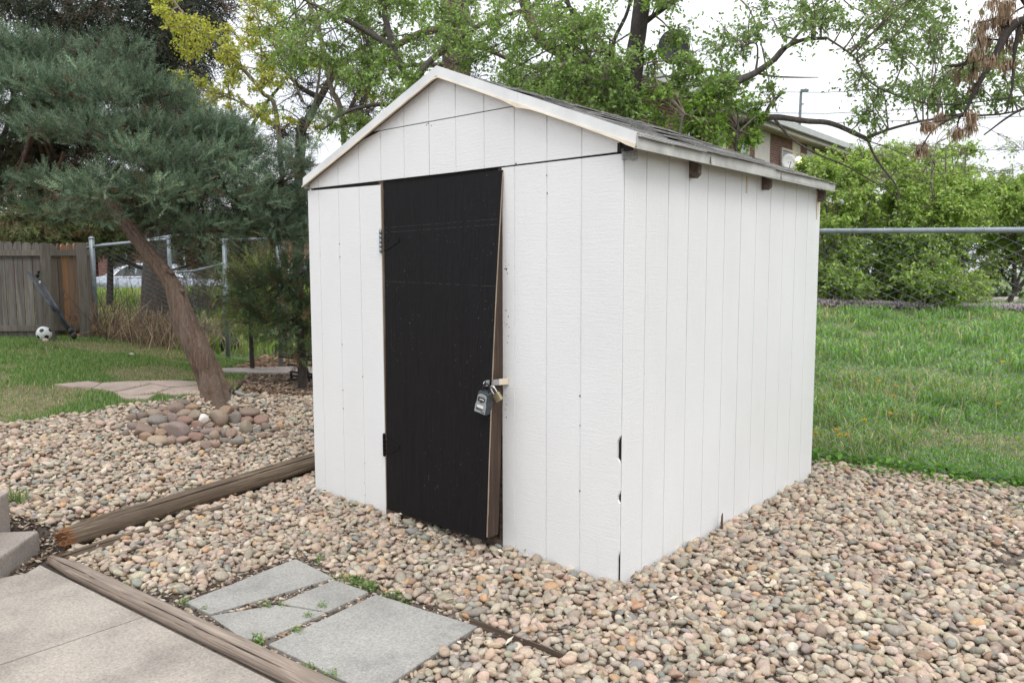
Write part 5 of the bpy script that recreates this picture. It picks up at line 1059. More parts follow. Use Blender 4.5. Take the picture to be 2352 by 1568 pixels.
# tall red-brown conifer trunk
D = 13.
grow('pine_tree', 'tall conifer with a thick red brown trunk directly behind the shed peak', None, [([gbase(1050, D)]+ln((1050, 300, D), (1048, 150, D), (1044, 0, D), (1042, -300, D)), .27, .22), (ln((1190, -60, D), (1215, 40, D), (1245, 95, D), (1300, 130, D), (1345, 150, D), (1420, 200, D)), .10, .05), (ln((1045, 60, D), (960, 80, D), (880, 130, D), (830, 200, D), (800, 260, D)), .07, .03), (ln((1050, 150, D), (940, 150, D), (870, 150, D)), .05, .02), (ln((1050, 100, D), (1120, 115, D), (1200, 150, D), (1290, 170, D)), .05, .02)],
     zone(820, 1300, 0, 260, 12, 14, 20, .4, .8), .05, ELM, 26, 0, 'bark_red', 'bark_dark', tw_r=.006)
grow('dead_tree', 'tangle of bare dark branches left of the shed peak', None, [([gbase(680, 12.)]+ln((690, 330, 12.), (705, 280, 12.), (735, 225, 12.), (770, 170, 12.), (820, 120, 12), (900, 70, 12)), .085, .03), (ln((735, 225, 12), (690, 200, 12), (640, 150, 12)), .05, .02), (ln((850, 110, 12), (848, 200, 12), (830, 240, 12)), .05, .03), (ln((560, 320, 12), (610, 240, 12), (650, 190, 12)), .03, .02)],
     zone(590, 860, 90, 310, 11.4, 12.6, 34, .35, .6), .05, ELM, 30, 0, 'bark_dark', 'bark_dark', tw_r=.006)
# yellow-green maple in flower
D = 10.5
grow('maple_tree', 'spring maple with yellow green flower tufts above the juniper', None, [([gbase(660, D)]+ln((640, 300, D), (600, 210, D), (540, 140, D), (480, 80, D), (420, 30, D), (380, -30, D)), .035, .012), (ln((640, 300, D), (560, 240, D), (480, 210, D), (420, 210, D)), .016, .006), (ln((600, 210, D), (600, 120, D), (590, 30, D), (580, -40, D)), .016, .007), (ln((700, 240, D-.5), (640, 120, D-.5), (560, 0, D-.5)), .014, .008), (ln((700, 300, D-.5), (730, 200, D-.5), (735, 60, D-.5), (700, -60, D-.5)), .02, .012)],
     zone(400, 640, 40, 235, 9.8, 11.2, 46, .16, .26, lambda x, y: x+y < 455)+zone(340, 440, -10, 70, 10, 11, 10, .16, .22)+zone(520, 680, -30, 120, 10, 11.4, 16, .2, .3)+zone(430, 620, 225, 290, 9.5, 10.5, 6, .14, .2)+zone(640, 860, 120, 320, 9.6, 10.8, 14, .16, .25), .040, YEL, 16, 12, 'bark_pale', 'bark_pale', droop=.5, tw_r=.003)
grow('elm_tree', 'fine leafed green tree between the maple and the shed peak', None, [([gbase(800, 9.5)]+ln((790, 320, 9.5), (760, 200, 9.5), (740, 100, 9.5), (700, -30, 9.5)), .04, .02)], zone(620, 900, -20, 260, 9, 10.5, 20, .25, .4), .038, ELM, 20, 11, 'bark_pale', 'bark_pale')
# ash with last year's keys
D = 6.6
SEED = [(.36, .25, .17), (.44, .32, .22), (.27, .18, .12)]
SV = A_([(0, 0, 0), (-.07, .5, 0), (0, 1, 0), (.07, .5, 0)])
grow('ash_tree', 'ash hung with bunches of brown dry seed keys at the top right corner', None, [([gbase(2500, D)]+ln((2460, 200, D), (2400, 60, D), (2350, -20, D)), .08, .05), (ln((2400, 60, D), (2345, 50, D), (2310, 80, D), (2280, 140, D), (2250, 190, D), (2215, 260, D)), .05, .012), (ln((2345, 50, D), (2330, 120, D), (2325, 200, D), (2310, 260, D)), .02, .006), (ln((2420, 220, D), (2330, 260, D), (2260, 310, D)), .015, .006), (ln((2270, 130, D), (2200, 150, D), (2170, 150, D)), .022, .008)],
     zone(2225, 2400, -20, 110, 6.3, 6.9, 14, .10, .16)+zone(2190, 2370, 110, 240, 6.3, 6.9, 6, .06, .10)+zone(2110, 2330, 240, 350, 6.3, 6.9, 6, .05, .09), .07, SEED, 12, 14, 'bark_dark', 'bark_dark', leafname='seed_keys', tmat='dry', hang=True, leafV=SV, leafF=LF)
# box elder thicket across the field
BE = [(.34, .47, .12), (.42, .55, .16), (.26, .39, .10), (.50, .62, .22), (.20, .31, .08)]
BX = [('leftmost bright green box elder shrub, against the shed edge', 1930, 19.5, [(1840, 1980, 370, 670, 38)]), ('tall box elder shrub, second from the left across the field', 2040, 20.5, [(1950, 2100, 350, 670, 42)]), ('box elder shrub reaching lowest to the path, in the middle of the thicket', 2160, 19., [(2060, 2240, 400, 680, 46)]),
      ('tallest box elder shrub, behind the middle of the thicket', 2200, 22., [(2060, 2320, 340, 560, 44)]), ('rightmost box elder shrub, cut by the photo edge', 2360, 21., [(2240, 2440, 390, 610, 44)])]
for lab, bx, D, zs_ in BX:
    tr = []; b = gbase(bx, D)
    for k in range(6): q = at(bx+rng.uniform(-80, 80), rng.uniform(330, 440), D+rng.uniform(-1, 1)); tr.append(([b+A_([rng.uniform(-.6, .6), rng.uniform(-.5, .5), 0]), (b*.6+q*.4)+unit(1)[0]*.2, q], .045, .012))
    cl = []
    for z_ in zs_: cl += zone(*z_[:4], D-1.2, D+1.2, z_[4], .45, .8)
    grow('box_elder', lab, 'box elder shrubs beyond the field', tr, cl, .088, BE, 44, 18, 'bark_elm', 'bark_pale', cat='shrub', tw_r=.006, bl_r=.015, droop=.5)
# dark hedge closing the view beyond the thicket
grow('hedge', 'dark green hedge behind the box elder thicket at the right edge', None, [([gbase(2330, 27.)]+ln((2330, 560, 27), (2335, 480, 27)), .08, .03)], zone(1880, 2480, 500, 690, 26, 28, 46, .7, 1.0), .16, [(.07, .12, .03), (.10, .16, .04), (.05, .085, .025)], 30, 9, 'bark_dark', 'bark_dark', cat='hedge', tw_r=.008)
# fine upright twigs over the thicket's top
grow('bare_shrub', 'bare upright twigs standing above the box elder thicket', None, [([gbase(2150, 18.5)]+ln((2140, 420, 18.5), (2150, 330, 18.5)), .04, .012)], zone(1990, 2330, 270, 420, 18, 19, 18, .4, .6), .07, BE, 16, 3, 'bark_pale', 'bark_pale', cat='shrub', tw_r=.007)

# ---- conifers: feathery sprays
def spray(seed, n=16, side=6, curve=.25, wid=.030):
    r = np.random.default_rng(seed); Q, F = [], []; k = 0
    def bl(a, b, w_):
        nonlocal k
        d = b-a; s = np.cross(d, r.normal(size=3)); s /= np.linalg.norm(s)+1e-9; m = a+d*.45; Q.extend([a, m+s*w_*.5, b, m-s*w_*.5]); F.append([k, k+1, k+2, k+3]); k += 4
    for i in range(n):
        t = (i+.5)/n; p = A_([0, t, curve*t*t*.4]); L = .34*(1-t*.75)*r.uniform(.7, 1.2); sg = 1 if i % 2 else -1
        d = A_([sg*.75, .75, r.normal(0, .35)]); d /= np.linalg.norm(d); e = p+d*L; bl(p, e, wid)
        for j in range(side):
            u = (j+.6)/side; q = p+d*L*u; d2 = A_([sg*.3*(-1 if j % 2 else 1.6), .85, r.normal(0, .5)])+r.normal(0, .2, 3); d2 /= np.linalg.norm(d2); bl(q, q+d2*L*.42*r.uniform(.6, 1.2)*(1.1-u*.4), wid*.85)
    bl(A_([0, 0, 0]), A_([0, 1, curve*.4]), wid*.8)
    return A_(Q), A_(F)
SP = [spray(s) for s in range(6)]
def conifer(name, label, group, trunks, clumps, nsp, size, cols, bark, center=None, up=.35, droop=0., dead=.03, deadcol=(.16, .09, .05), cat='tree', bl_r=.012, tmod=None, tb_=None, templates=SP, bare=True, out=.8, flat=.75):
    L = []; tb = MB()
    for P, r0, r1 in trunks:
        Q, rr = sampleline(P, r0, r1, 10); L.append(np.concatenate([Q, rr[:, None]], 1)); tb.tube(Q, rr, 14, None, True, tmod)
    LL = np.concatenate(L); root = thing(name, label, cat, LL[0, :3], group); part('trunk', tb_ or tb, M[bark], root, True)
    wb = MB(); PP, DD_, cc_ = [], [], []
    ctr = np.mean([c for c, r in clumps], 0) if center is None else A_(center)
    for ci, (c, r) in enumerate(clumps):
        c = A_(c); k = np.argmin(np.linalg.norm(LL[:, :3]-c, axis=1)); a = LL[k, :3]; d_ = np.linalg.norm(c-a); mid = (a+c)/2+A_([0, 0, -.06*d_])+unit(1)[0]*.08*d_; b3 = smoothline([a, mid, c], 5); wb.tube(b3, np.linspace(min(bl_r*(1+d_), LL[k, 3]), bl_r*.4, len(b3)), 6, None, False)
        n = int(nsp*(r/.3)**2); p = c+unit(n)*(r*rng.random(n)**.4)[:, None]*A_([1, 1, flat]); o = (p-ctr); o /= np.linalg.norm(o, axis=1)[:, None]+1e-9; o2 = (p-c)/(r+1e-9)
        d = o*out*.5+o2*out+A_([0, 0, up-droop])+unit(n)*.75; PP.append(p); DD_.append(d); cc_.append(np.full(n, ci))
        for j in range(max(2, n//14)):
            q = p[rng.integers(n)]; wb.tube([c+(q-c)*0, (c+q)/2+unit(1)[0]*.05*r, q], [bl_r*.4, bl_r*.3, bl_r*.15], 4, None, False)
    PP = np.concatenate(PP); DD_ = np.concatenate(DD_); n = len(PP); mb = MB(); which = rng.integers(0, len(templates), n); s_ = rng.uniform(.6, 1.2, n)*size; fr3 = frame(DD_, rng.uniform(0, 6.3, n))*s_[:, None, None]
    pn = fbm(PP[:, 0]*1.3, PP[:, 1]*1.3, PP[:, 2]*1.3, 6)[:, None]; CI = np.concatenate(cc_); cl = A_(cols)[rng.integers(0, len(cols), n)]*rng.uniform(.75, 1.2, (n, 1))*(.75+.5*pn)*rng.uniform(.78, 1.38, len(clumps))[CI][:, None]; dm = rng.random(n) < dead; cl[dm] = A_(deadcol)*rng.uniform(.7, 1.3, (dm.sum(), 1))
    for k in range(len(templates)):
        m = which == k; inst(mb, templates[k][0], templates[k][1], fr3[m], PP[m], cl[m])
    part('branches', wb, M[bark], root); part('crown', mb, M['needle'], root); print(name, 'sprays', n); return root
J = [(.125, .195, .122), (.16, .235, .148), (.09, .14, .085), (.215, .285, .18), (.115, .155, .09)]
D = 6.9; B = R(497, 945)
jt = [(px, py, dD, r) for px, py, dD, r in [
 (-60,60,0,.40),(10,70,.1,.34),(-20,150,-.2,.4),(60,130,.0,.34),(130,150,.1,.32),(200,160,.0,.30),(262,158,.2,.26),(320,215,.2,.28),(390,222,.3,.24),(430,250,.4,.22),(60,210,-.3,.34),(150,230,-.3,.34),(240,240,-.2,.32),(330,285,-.1,.3),(-40,240,-.2,.38),(-80,330,0,.4),
 (110,300,-.5,.3),(210,310,-.5,.3),(300,350,-.4,.3),(400,310,0,.28),(470,300,.2,.26),(535,285,.4,.2),(400,380,-.3,.3),(480,370,-.1,.3),(545,340,.2,.24),(560,400,.0,.28),(625,350,.3,.22),(640,410,.2,.26),(685,345,.5,.18),(735,290,.6,.13),(700,390,.4,.20),(760,262,.7,.09),
 (300,430,-.4,.26),(370,440,-.4,.28),(450,440,-.2,.28),(530,460,.0,.28),(610,470,.2,.28),(670,460,.4,.24),(690,520,.5,.22),(640,510,.4,.24),(560,515,.2,.22),(480,520,.1,.26),(400,510,.2,.24),(340,500,.5,.2),(690,560,.6,.10),(620,560,.5,.10),(530,560,.4,.09),
 (-20,420,.4,.22),(120,430,-.5,.22),(180,450,-.6,.22),(230,420,-.6,.24),(150,490,-.6,.18),(220,490,-.5,.18),(70,410,-.5,.18),(90,480,.3,.22),(30,470,.6,.2),(480,600,.3,.10),(400,560,.4,.12),(-60,500,.5,.25)]]
TR = [B-A_([-.03, 0, .16]), at(486, 880, D), at(462, 820, D), at(436, 765, D), at(412, 700, D), at(398, 660, D), at(372, 620, D), at(328, 566, D), at(285, 510, D+.0), at(252, 462, D), at(222, 420, D), at(200, 395, D)]
rads = [.175, .122, .113, .106, .090, .076, .068, .062, .058, .052, .03, .018]
tb_ = MB(); Q = smoothline(TR, 12); rr = np.interp(np.linspace(0, 1, len(Q)), np.linspace(0, 1, len(rads)), rads)
def juni(th, t):
    k = 1+0*th
    for a, w_, dp, tw in ((.6, .22, .20, 2.6), (1.9, .12, .14, 2.2), (3.0, .25, .16, 3.2), (4.3, .1, .12, 2.5), (5.2, .16, .13, 3.), (2.5, .07, .10, 2.9)):
        d = np.angle(np.exp(1j*(th-a-tw*t))); k = k-dp*np.exp(-(d/w_)**2)*(.7+vnoise(t*9, a, 0, 3))
    return k*(1+.16*(fbm(np.cos(th)*2.5+9, np.sin(th)*2.5+4, t*7, 4)-.5)+.14*(fbm(np.cos(th+2.6*t)*6+9, np.sin(th+2.6*t)*6+4, t*2.2, 8, 2)-.5))
tb_.tube(Q, rr, 72, None, True, juni)
for a, b2, r in (((385, 622, D-.04), (400, 628, D-.06), .025), ((412, 665, D-.04), (424, 670, D-.06), .022), ((520, 905, D-.1), (534, 880, D-.12), .03)): tb_.tube(ln(a, b2), [r, r*.5], 8)
jroot = conifer('juniper_tree', 'leaning juniper with a bare reddish trunk and grey green crown overhanging the lawn', None,
    [(TR, .12, .02), (ln((262, 475, D), (330, 420, D), (420, 400, D+.1), (520, 410, D+.2), (640, 420, D+.4)), .05, .012), (ln((222, 425, D), (250, 350, D), (310, 290, D+.1), (400, 260, D+.3)), .05, .012), (ln((170, 370, D), (150, 280, D-.1), (130, 190, D), (190, 160, D)), .045, .012), (ln((240, 440, D), (200, 440, D-.4), (150, 460, D-.6)), .03, .01), (ln((520, 410, D+.2), (600, 360, D+.3), (700, 320, D+.5), (760, 262, D+.7)), .018, .005), (ln((300, 500, D+.1), (400, 500, D+.2), (520, 530, D+.3), (660, 540, D+.5)), .035, .01), (ln((170, 370, D), (60, 250, D), (-40, 100, D)), .03, .010), (ln((-10, 285, D-.5), (60, 305, D-.6), (150, 308, D-.6)), .012, .004)],
    [(at(px, py, D+dD), r) for px, py, dD, r in [(a_+rng.uniform(-14, 14), b_+rng.uniform(-12, 12)+(34 if b_ < 165 else 0), c_+rng.uniform(-.12, .12), d_*rng.uniform(.72, .95)) for a_, b_, c_, d_ in jt]]+[(c, r) for c, r in zone(-40, 330, 110, 330, D+.2, D+.9, 16, .26, .34)+zone(300, 560, 300, 500, D+.1, D+.8, 12, .22, .3)+zone(-60, 240, 270, 430, D+.2, D+.9, 14, .24, .3)+zone(560, 720, 380, 560, D+.4, D+.9, 6, .2, .26)], 210, .155, J, 'bark_jun', center=at(300, 420, D), up=.6, flat=.5, dead=.035, tb_=tb_, bl_r=.010)
# the brown, half-dead twigs inside the juniper crown
cl = [(at(px, py, D+dd), r) for px, py, dd, r in [(60,330,.4,.26),(130,360,.4,.26),(190,330,.5,.26),(250,370,.4,.26),(320,340,.5,.26),(100,400,.4,.24),(180,410,.4,.22),(0,370,.5,.26),(-60,420,.5,.26),(380,400,.5,.26),(440,430,.5,.26),(500,410,.5,.24),(560,450,.5,.24),(620,450,.6,.24),(340,470,.5,.24),(420,490,.5,.24),(500,500,.5,.24),(580,510,.6,.24),(650,510,.6,.24),(300,420,.3,.22),(350,515,.5,.14),(450,520,.5,.16),(550,520,.6,.16),(260,300,.5,.26),(60,260,.5,.26),(160,270,.5,.26),(520,350,.6,.2),(690,450,.7,.2)]]
PP, DD_ = [], []
for c, r in cl:
    n = int(150*(r/.25)**2); p = c+unit(n)*(r*rng.random(n)**.4)[:, None]*A_([1, 1, .7]); PP.append(p); DD_.append(unit(n)+A_([0, 0, -.1]))
PP = np.concatenate(PP); DD_ = np.concatenate(DD_); n = len(PP); mb = MB(); which = rng.integers(0, len(SP), n); f3 = frame(DD_, rng.uniform(0, 6.3, n))*(rng.uniform(.6, 1.2, n)*.18)[:, None, None]; cc2 = A_([(.075, .085, .04), (.10, .075, .045), (.055, .075, .04), (.13, .085, .055)])[rng.integers(0, 4, n)]*rng.uniform(.7, 1.2, (n, 1))
for k in range(len(SP)): m = which == k; inst(mb, SP[k][0], SP[k][1], f3[m], PP[m], cc2[m])
tag(part('inner_twigs', mb, M['needle'], jroot), 'half-dead brown green twigs inside the crown')
DKB = [(.08, .13, .06), (.11, .165, .075), (.06, .095, .045), (.14, .18, .07)]
D = 8.1; b = gbase(690, D)
conifer('juniper_bush', 'dark green juniper bush beside the left wall of the shed', None, [([b]+ln((690, 760, D), (680, 690, D), (640, 640, D)), .05, .02)], [(at(px, py, D+dd), r) for px, py, dd, r in [(640,630,0,.24),(690,630,.1,.26),(600,680,0,.24),(660,690,-.1,.3),(710,690,0,.3),(610,735,0,.2),(660,755,0,.26),(710,760,0,.28),(700,805,0,.2),(560,670,.1,.14),(580,640,.2,.14),(740,720,.2,.3),(590,705,-.1,.16)]], 130, .20, DKB, 'bark_dark', up=.2, dead=.10, cat='shrub')
OL = [(.14, .17, .07), (.18, .20, .08), (.11, .14, .06), (.16, .15, .07)]
conifer('thuja_shrub', 'pale yellow green feathery shrub behind the dark juniper bush', None, [([gbase(575, 8.9)]+ln((575, 740, 8.9), (570, 640, 8.9)), .03, .01)], [(at(px, py, 8.9+dd), r) for px, py, dd, r in [(560,640,0,.2),(590,620,0,.22),(600,660,0,.22),(560,690,0,.22),(590,720,0,.24),(530,700,0,.12),(545,740,0,.2),(600,760,.1,.24),(500,680,-.1,.1)]], 100, .2, [(.22, .26, .09), (.27, .31, .10), (.18, .22, .08)], 'bark_dark', up=.5, dead=.05, cat='shrub')
D = 13.5; SPC = [(.045, .06, .038), (.06, .078, .045), (.035, .045, .03), (.085, .075, .05)]
sp_cl = [(at(px, py, D+rng.uniform(-.6, .6)), r) for px, py, r in [(70,10,.4),(120,40,.35),(110,95,.22),(160,15,.4),(210,50,.4),(250,15,.4),(290,60,.45),(240,110,.4),(310,110,.45),(350,30,.5),(350,90,.5),(400,60,.45),(440,20,.45),(450,75,.4),(490,20,.35),(400,130,.45),(350,160,.45),(300,160,.4),(440,150,.3),(370,200,.4),(420,210,.3),(200,100,.3),(270,-30,.5),(380,-40,.5),(480,-40,.4),(150,-40,.4),(480,120,.25),(40,-30,.4),(340,250,.4),(400,260,.4),(370,310,.35)]]
conifer('spruce_tree', 'tall dark spruce with drooping boughs at top left, its dark trunk behind the wire', None, [([gbase(352, D)]+ln((356, 700, D), (360, 600, D), (368, 400, D), (372, 200, D), (376, 0, D), (380, -250, D)), .25, .15)]+[(ln((372, y0, D), ((372+x)/2, (y0+y)/2-8, D), (x, y, D)), .045, .015) for y0, x, y in ((60, 190, 20), (90, 250, 60), (130, 260, 110), (40, 470, 10), (120, 470, 80), (0, 80, -20), (20, 200, 30))], sp_cl, 30, .55, SPC, 'bark_dark', droop=.9, up=.0, dead=.06, deadcol=(.11, .065, .045), bl_r=.03, out=.55)
for lab, bx, D, cl in (('olive evergreen behind the corner of the wooden fence, left of the spruce trunk', 90, 15., [(40,500,.6),(80,450,.6),(60,530,.5),(110,500,.6),(100,540,.4)]), ('middle olive evergreen above the wooden fence', 160, 16., [(150,470,.7),(160,520,.6),(200,480,.6),(180,540,.45)]), ('olive evergreen above the wire fence beside the leaning trunk', 250, 15.5, [(240,500,.6),(230,540,.5),(280,520,.6),(270,480,.6),(330,540,.6),(330,490,.7),(400,520,.7),(450,560,.5),(520,540,.6),(500,590,.4),(580,550,.5)])):
    conifer('cypress_tree', lab, 'olive evergreens beyond the fences', [([gbase(bx, D)]+ln((bx+5, 560, D), (bx+10, 460, D)), .07, .03)], [(at(px, py, D+rng.uniform(-.4, .4)), r) for px, py, r in cl], 34, .5, OL, 'bark_dark', droop=.35, up=.1, dead=.08, bl_r=.02)
# dry scrub behind the wire
for i, (px, py, lab) in enumerate([(250, 790, 'dry brown weed stalks behind the grey corner post'), (300, 800, 'tall dark bare weed behind the wire, left of the spruce trunk'), (345, 805, 'straw coloured brush at the foot of the spruce trunk'), (390, 812, 'dry brush behind the leaning trunk'), (455, 812, 'grey brown brush behind the bent gate'), (440, 740, 'twiggy grey thicket filling the bent gate'), (490, 730, 'sparse grey twigs by the upright pipe of the bent gate')]):
    P = R(px, py-8); P[:2] += ray(px, py)[:2]*rng.uniform(.3, .9); P[2] = T(P[0], P[1]); r_ = thing('dry_brush', lab, 'dry brush', P, 'dead brush behind the wire'); mb = MB(); c0_ = [(.30, .21, .14), (.12, .09, .075), (.38, .29, .19), (.30, .22, .15), (.20, .15, .12), (.17, .14, .12), (.18, .15, .13)][i]
    for k in range(230 if i not in (1,) else 60):
        p = P+A_([rng.normal(0, .34), rng.normal(0, .3), 0]); p[2] = T(p[0], p[1])-.02; hgt = rng.uniform(.12, .55)*(1.9 if i in (1, 5, 6) else 1); q = p+A_([rng.normal(0, .2), rng.normal(0, .2), hgt]); m = (p+q)/2+unit(1)[0]*.06; mb.tube([p, m, q], [.005, .004, .002], 3, A_(c0_)*rng.uniform(.6, 1.4), False)
        for _ in range(2): s = m+(q-m)*rng.random(); mb.tube([s, s+unit(1)[0]*.14+A_([0, 0, .03])], [.003, .001], 3, A_(c0_)*rng.uniform(.6, 1.4), False)
    part('stalks', mb, M['dry'], r_)

# ================================================================== BUILDINGS AND BEYOND
bd = thing('brick_apartments', 'red brick apartment block with a long white eave behind the trees at right', 'building', (-8.5, 20, .4))
XW = -8.5
mb = MB(); mb.box((-13.2, 13.4, -.3), (XW, 31.0, 5.86)); part('wall', mb, M['brick'], bd)
mb = MB(); mb.box((-13.8, 12.8, 5.862), (-7.92, 31.8, 5.90)); part('soffit', mb, M['soffit'], bd)
rf = MB(); rf.add([(-7.9, 12.7, 5.905), (-7.9, 31.9, 5.905), (-13.9, 31.9, 5.905), (-13.9, 12.7, 5.905), (-7.95, 12.7, 6.09), (-7.95, 31.9, 6.09), (-11, 31.9, 6.4), (-11, 12.7, 6.4), (-13.9, 31.9, 6.09), (-13.9, 12.7, 6.09)], [[0, 1, 5, 4], [4, 5, 6, 7], [7, 6, 8, 9], [9, 8, 2, 3], [0, 4, 7, 9, 3], [1, 2, 8, 6, 5]]); rfo = part('roof', rf, M['roofgrey'], bd)
mb = MB(); mb.box((-7.93, 12.65, 5.93), (-7.78, 31.95, 6.12)); part('gutter', mb, M['gutter'], rfo)
mb = MB(); mb.box((-8.05, 12.75, 5.80), (-7.935, 31.9, 5.95)); part('fascia_board', mb, M['trim'], rfo)
def win(px0, px1, z0, z1, glass='glass2', pan=False):
    y0 = onplane(px0, 360, 0, XW)[1]; y1 = onplane(px1, 360, 0, XW)[1]; mb = MB()
    for lo, hi in (((XW+.002, y0, z0), (XW+.06, y0+.07, z1)), ((XW+.002, y1-.07, z0), (XW+.06, y1, z1)), ((XW+.002, y0+.07, z0), (XW+.06, y1-.07, z0+.07)), ((XW+.002, y0+.07, z1-.07), (XW+.06, y1-.07, z1)), ((XW+.002, y0+.07, (z0+z1)/2-.03), (XW+.055, y1-.07, (z0+z1)/2+.03))): mb.box(lo, hi)
    f = part('window', mb, M['trim'], bd); mb = MB(); mb.box((XW+.004, y0+.07, z0+.07), (XW+.02, y1-.07, z1-.07)); part('pane', mb, M[glass], f)
win(1698, 1717, 4.0, 5.5); win(1862, 1888, 4.0, 5.6, 'glass'); win(1836, 1861, 3.2, 5.5); win(1792, 1832, 4.1, 5.5, 'glass'); win(1898, 1918, 4.0, 5.5); win(1640, 1662, 4.0, 5.5); win(1575, 1600, 4.0, 5.5); win(1930, 1945, 4.0, 5.5)
for p0, p1 in ((1732, 1766), (1818, 1836), (1852, 1863)):
    y0, y1 = onplane(p0, 360, 0, XW)[1], onplane(p1, 360, 0, XW)[1]; mb = MB(); mb.box((XW+.002, y0, 3.), (XW+.03, y1, 5.85)); part('wall_panel', mb, M['trim'], bd)
for p in (1790, 1890, 1910):
    y0 = onplane(p, 700, 0, XW)[1]; mb = MB(); mb.box((XW+.002, y0, 1.), (XW+.05, y0+1.2, 2.4)); part('lower_window', mb, M['glass'], bd)
P = onplane(1835, 368, 0, XW+.25); mb = MB(); mb.add(IV*A_([.11, .11, .13])+P, IF); part('porch_lamp', mb, M['lamp'], bd, True)
def dish(name, label, P, r, mat, n, mast):
    t = thing(name, label, 'satellite dish', P); n = A_(n, float); n /= np.linalg.norm(n); a = np.cross(n, [0, 0, 1.]); a /= np.linalg.norm(a); b = np.cross(a, n); mb = MB(); V = [P-n*r*.18]; k = 28
    for rr in (.35, .7, 1.): V += [P-n*r*.18*(1-rr*rr)+(a*math.cos(q)+b*math.sin(q)*1.08)*r*rr for q in np.arange(k)/k*2*PI]
    V2 = [v-n*.015 for v in V]; F = [[0, 1+j, 1+(j+1) % k] for j in range(k)]+[[1+q*k+j, 1+(q+1)*k+j, 1+(q+1)*k+(j+1) % k, 1+q*k+(j+1) % k] for q in (0, 1) for j in range(k)]; m = len(V)
    mb.add(V+V2, F+[[i+m for i in f][::-1] for f in F]+[[1+2*k+j, m+1+2*k+j, m+1+2*k+(j+1) % k, 1+2*k+(j+1) % k] for j in range(k)]); part('reflector', mb, mat, t, True)
    mb = MB(); mb.tube([P-n*r*.2, P-n*r*.35+A_([0, 0, -r*.4]), A_([*(P-n*r*.35)[:2], mast])], .022, 8); mb.tube([P-b*r*.95, P+n*r*.9-b*r*.25], .012, 6); part('arm', mb, M['gunmetal'], t)
P = at(1548, 108, 17.5); dish('satellite_dish', 'black round satellite dish on a mast above the roof line', P, .36, M['black'], (CAM-P)*A_([1, 1, .2])+A_([1.5, 0, 0]), 5.9)
P = onplane(1812, 371, 0, XW+.35); dish('satellite_dish', 'small white satellite dish in front of the apartment window', P, .24, M['white'], (1, -1.2, .2), P[2]-.3)
up_ = thing('street_light', 'slim grey light pole rising behind the apartment roof', 'light pole', at(1830, 400, 42)); mb = MB(); a, b = at(1828, 480, 42), at(1840, 210, 42); mb.tube([a, b], [.09, .07], 8); mb.tube([b, at(1852, 206, 42)], .07, 6); mb.tube([at(1838, 240, 42), at(1846, 239, 42)], .04, 6); part('pole', mb, M['pole'], up_)
mb = MB(); p = at(1848, 208, 41.9); mb.box((-.2, -.08, -.06), (.2, .08, .06), None, Matrix.Rotation(.7, 3, 'Z'), p); part('lamp_head', mb, M['pole'], up_)
for i, (y0, y1, y2) in enumerate(((252, 262, 230), (275, 284, 262), (205, 212, 176))):
    mb = MB(); t = thing('power_line', 'thin overhead wire crossing the sky at upper right, %s of three' % ('middle', 'lowest', 'highest')[i], 'power line', at(1600, y0, 30)); mb.tube([at(1400, y0+4, 32), at(1900, (y0+y1)/2+4, 30), at(2500, y2, 26)], .014, 5); part('cable', mb, M['pole'], t)
# buildings far left
def house(name, label, px0, px1, D, z1, mat, roofm, zr, depth_=8, wins=()):
    a, b = at(px0, 600, D)[:2], at(px1, 600, D)[:2]; d = (b-a)/np.linalg.norm(b-a); n = A_([-d[1], d[0]]); n = n if n@(a-CAM[:2]) > 0 else -n; t = thing(name, label, 'building', (*a, 0)); q = [a, b, b+n*depth_, a+n*depth_]
    mb = MB(); mb.prism(q, -.5, z1); part('wall', mb, mat, t); m = (a+b)/2; e = .4
    q2 = [a-d*e-n*e, b+d*e-n*e, b+d*e+n*(depth_+e), a-d*e+n*(depth_+e)]; r0, r1 = a-d*e+n*depth_/2, b+d*e+n*depth_/2
    mb = MB(); mb.add([(*q2[0], z1), (*q2[1], z1), (*r1, zr), (*r0, zr), (*q2[3], z1), (*q2[2], z1), (*q2[0], z1-.15), (*q2[1], z1-.15), (*q2[3], z1-.15), (*q2[2], z1-.15)], [[0, 1, 2, 3], [3, 2, 5, 4], [6, 7, 1, 0], [8, 4, 5, 9], [6, 0, 3, 4, 8], [7, 9, 5, 2, 1], [6, 8, 9, 7]]); part('roof', mb, roofm, t)
    for (f0, f1, w0, w1) in wins:
        p, q_ = a+(b-a)*f0-n*.03, a+(b-a)*f1-n*.03; mb = MB(); mb.prism([p, q_, q_+n*.06, p+n*.06], w0, w1); f = part('window', mb, M['whitetrim'], t); p, q_ = p+(q_-p)*.1-n*.012, q_-(q_-p)*.1-n*.012; mb = MB(); mb.prism([p, q_, q_+n*.02, p+n*.02], w0+.1, w1-.1); part('pane', mb, M['glass'], f)
    return t
house('red_house', 'dark red sided house at the far left above the fence', -260, 52, 34, 3.1, M['redwall'], M['redwall'], 4.2, 8, ((.86, .98, 1.8, 2.5),))
mb = MB(); h_ = thing('garage_roof', 'low grey shed roof peeking over the fence at the far left', 'shed', at(0, 600, 24)); a, b, c = at(-60, 600, 24), at(24, 600, 24), at(-10, 600, 27); z = CAM[2]
mb.add([(a[0], a[1], z+.55), (b[0], b[1], z+.75), (c[0], c[1], z+1.15), (a[0], a[1], -.2), (b[0], b[1], -.2), (c[0], c[1], -.2)], [[0, 1, 2], [5, 4, 3], [0, 3, 4, 1], [1, 4, 5, 2], [2, 5, 3, 0]]); part('roof', mb, M['roofgrey'], h_)
house('brick_house', 'dark brick house behind the spruce trunk and the parked car', 225, 560, 38, 3.6, M['brick'], M['roofgrey'], 4.6, 8, ((.1, .2, 1.3, 2.6), (.45, .6, 1.3, 2.6), (.8, .9, 1.3, 2.6)))
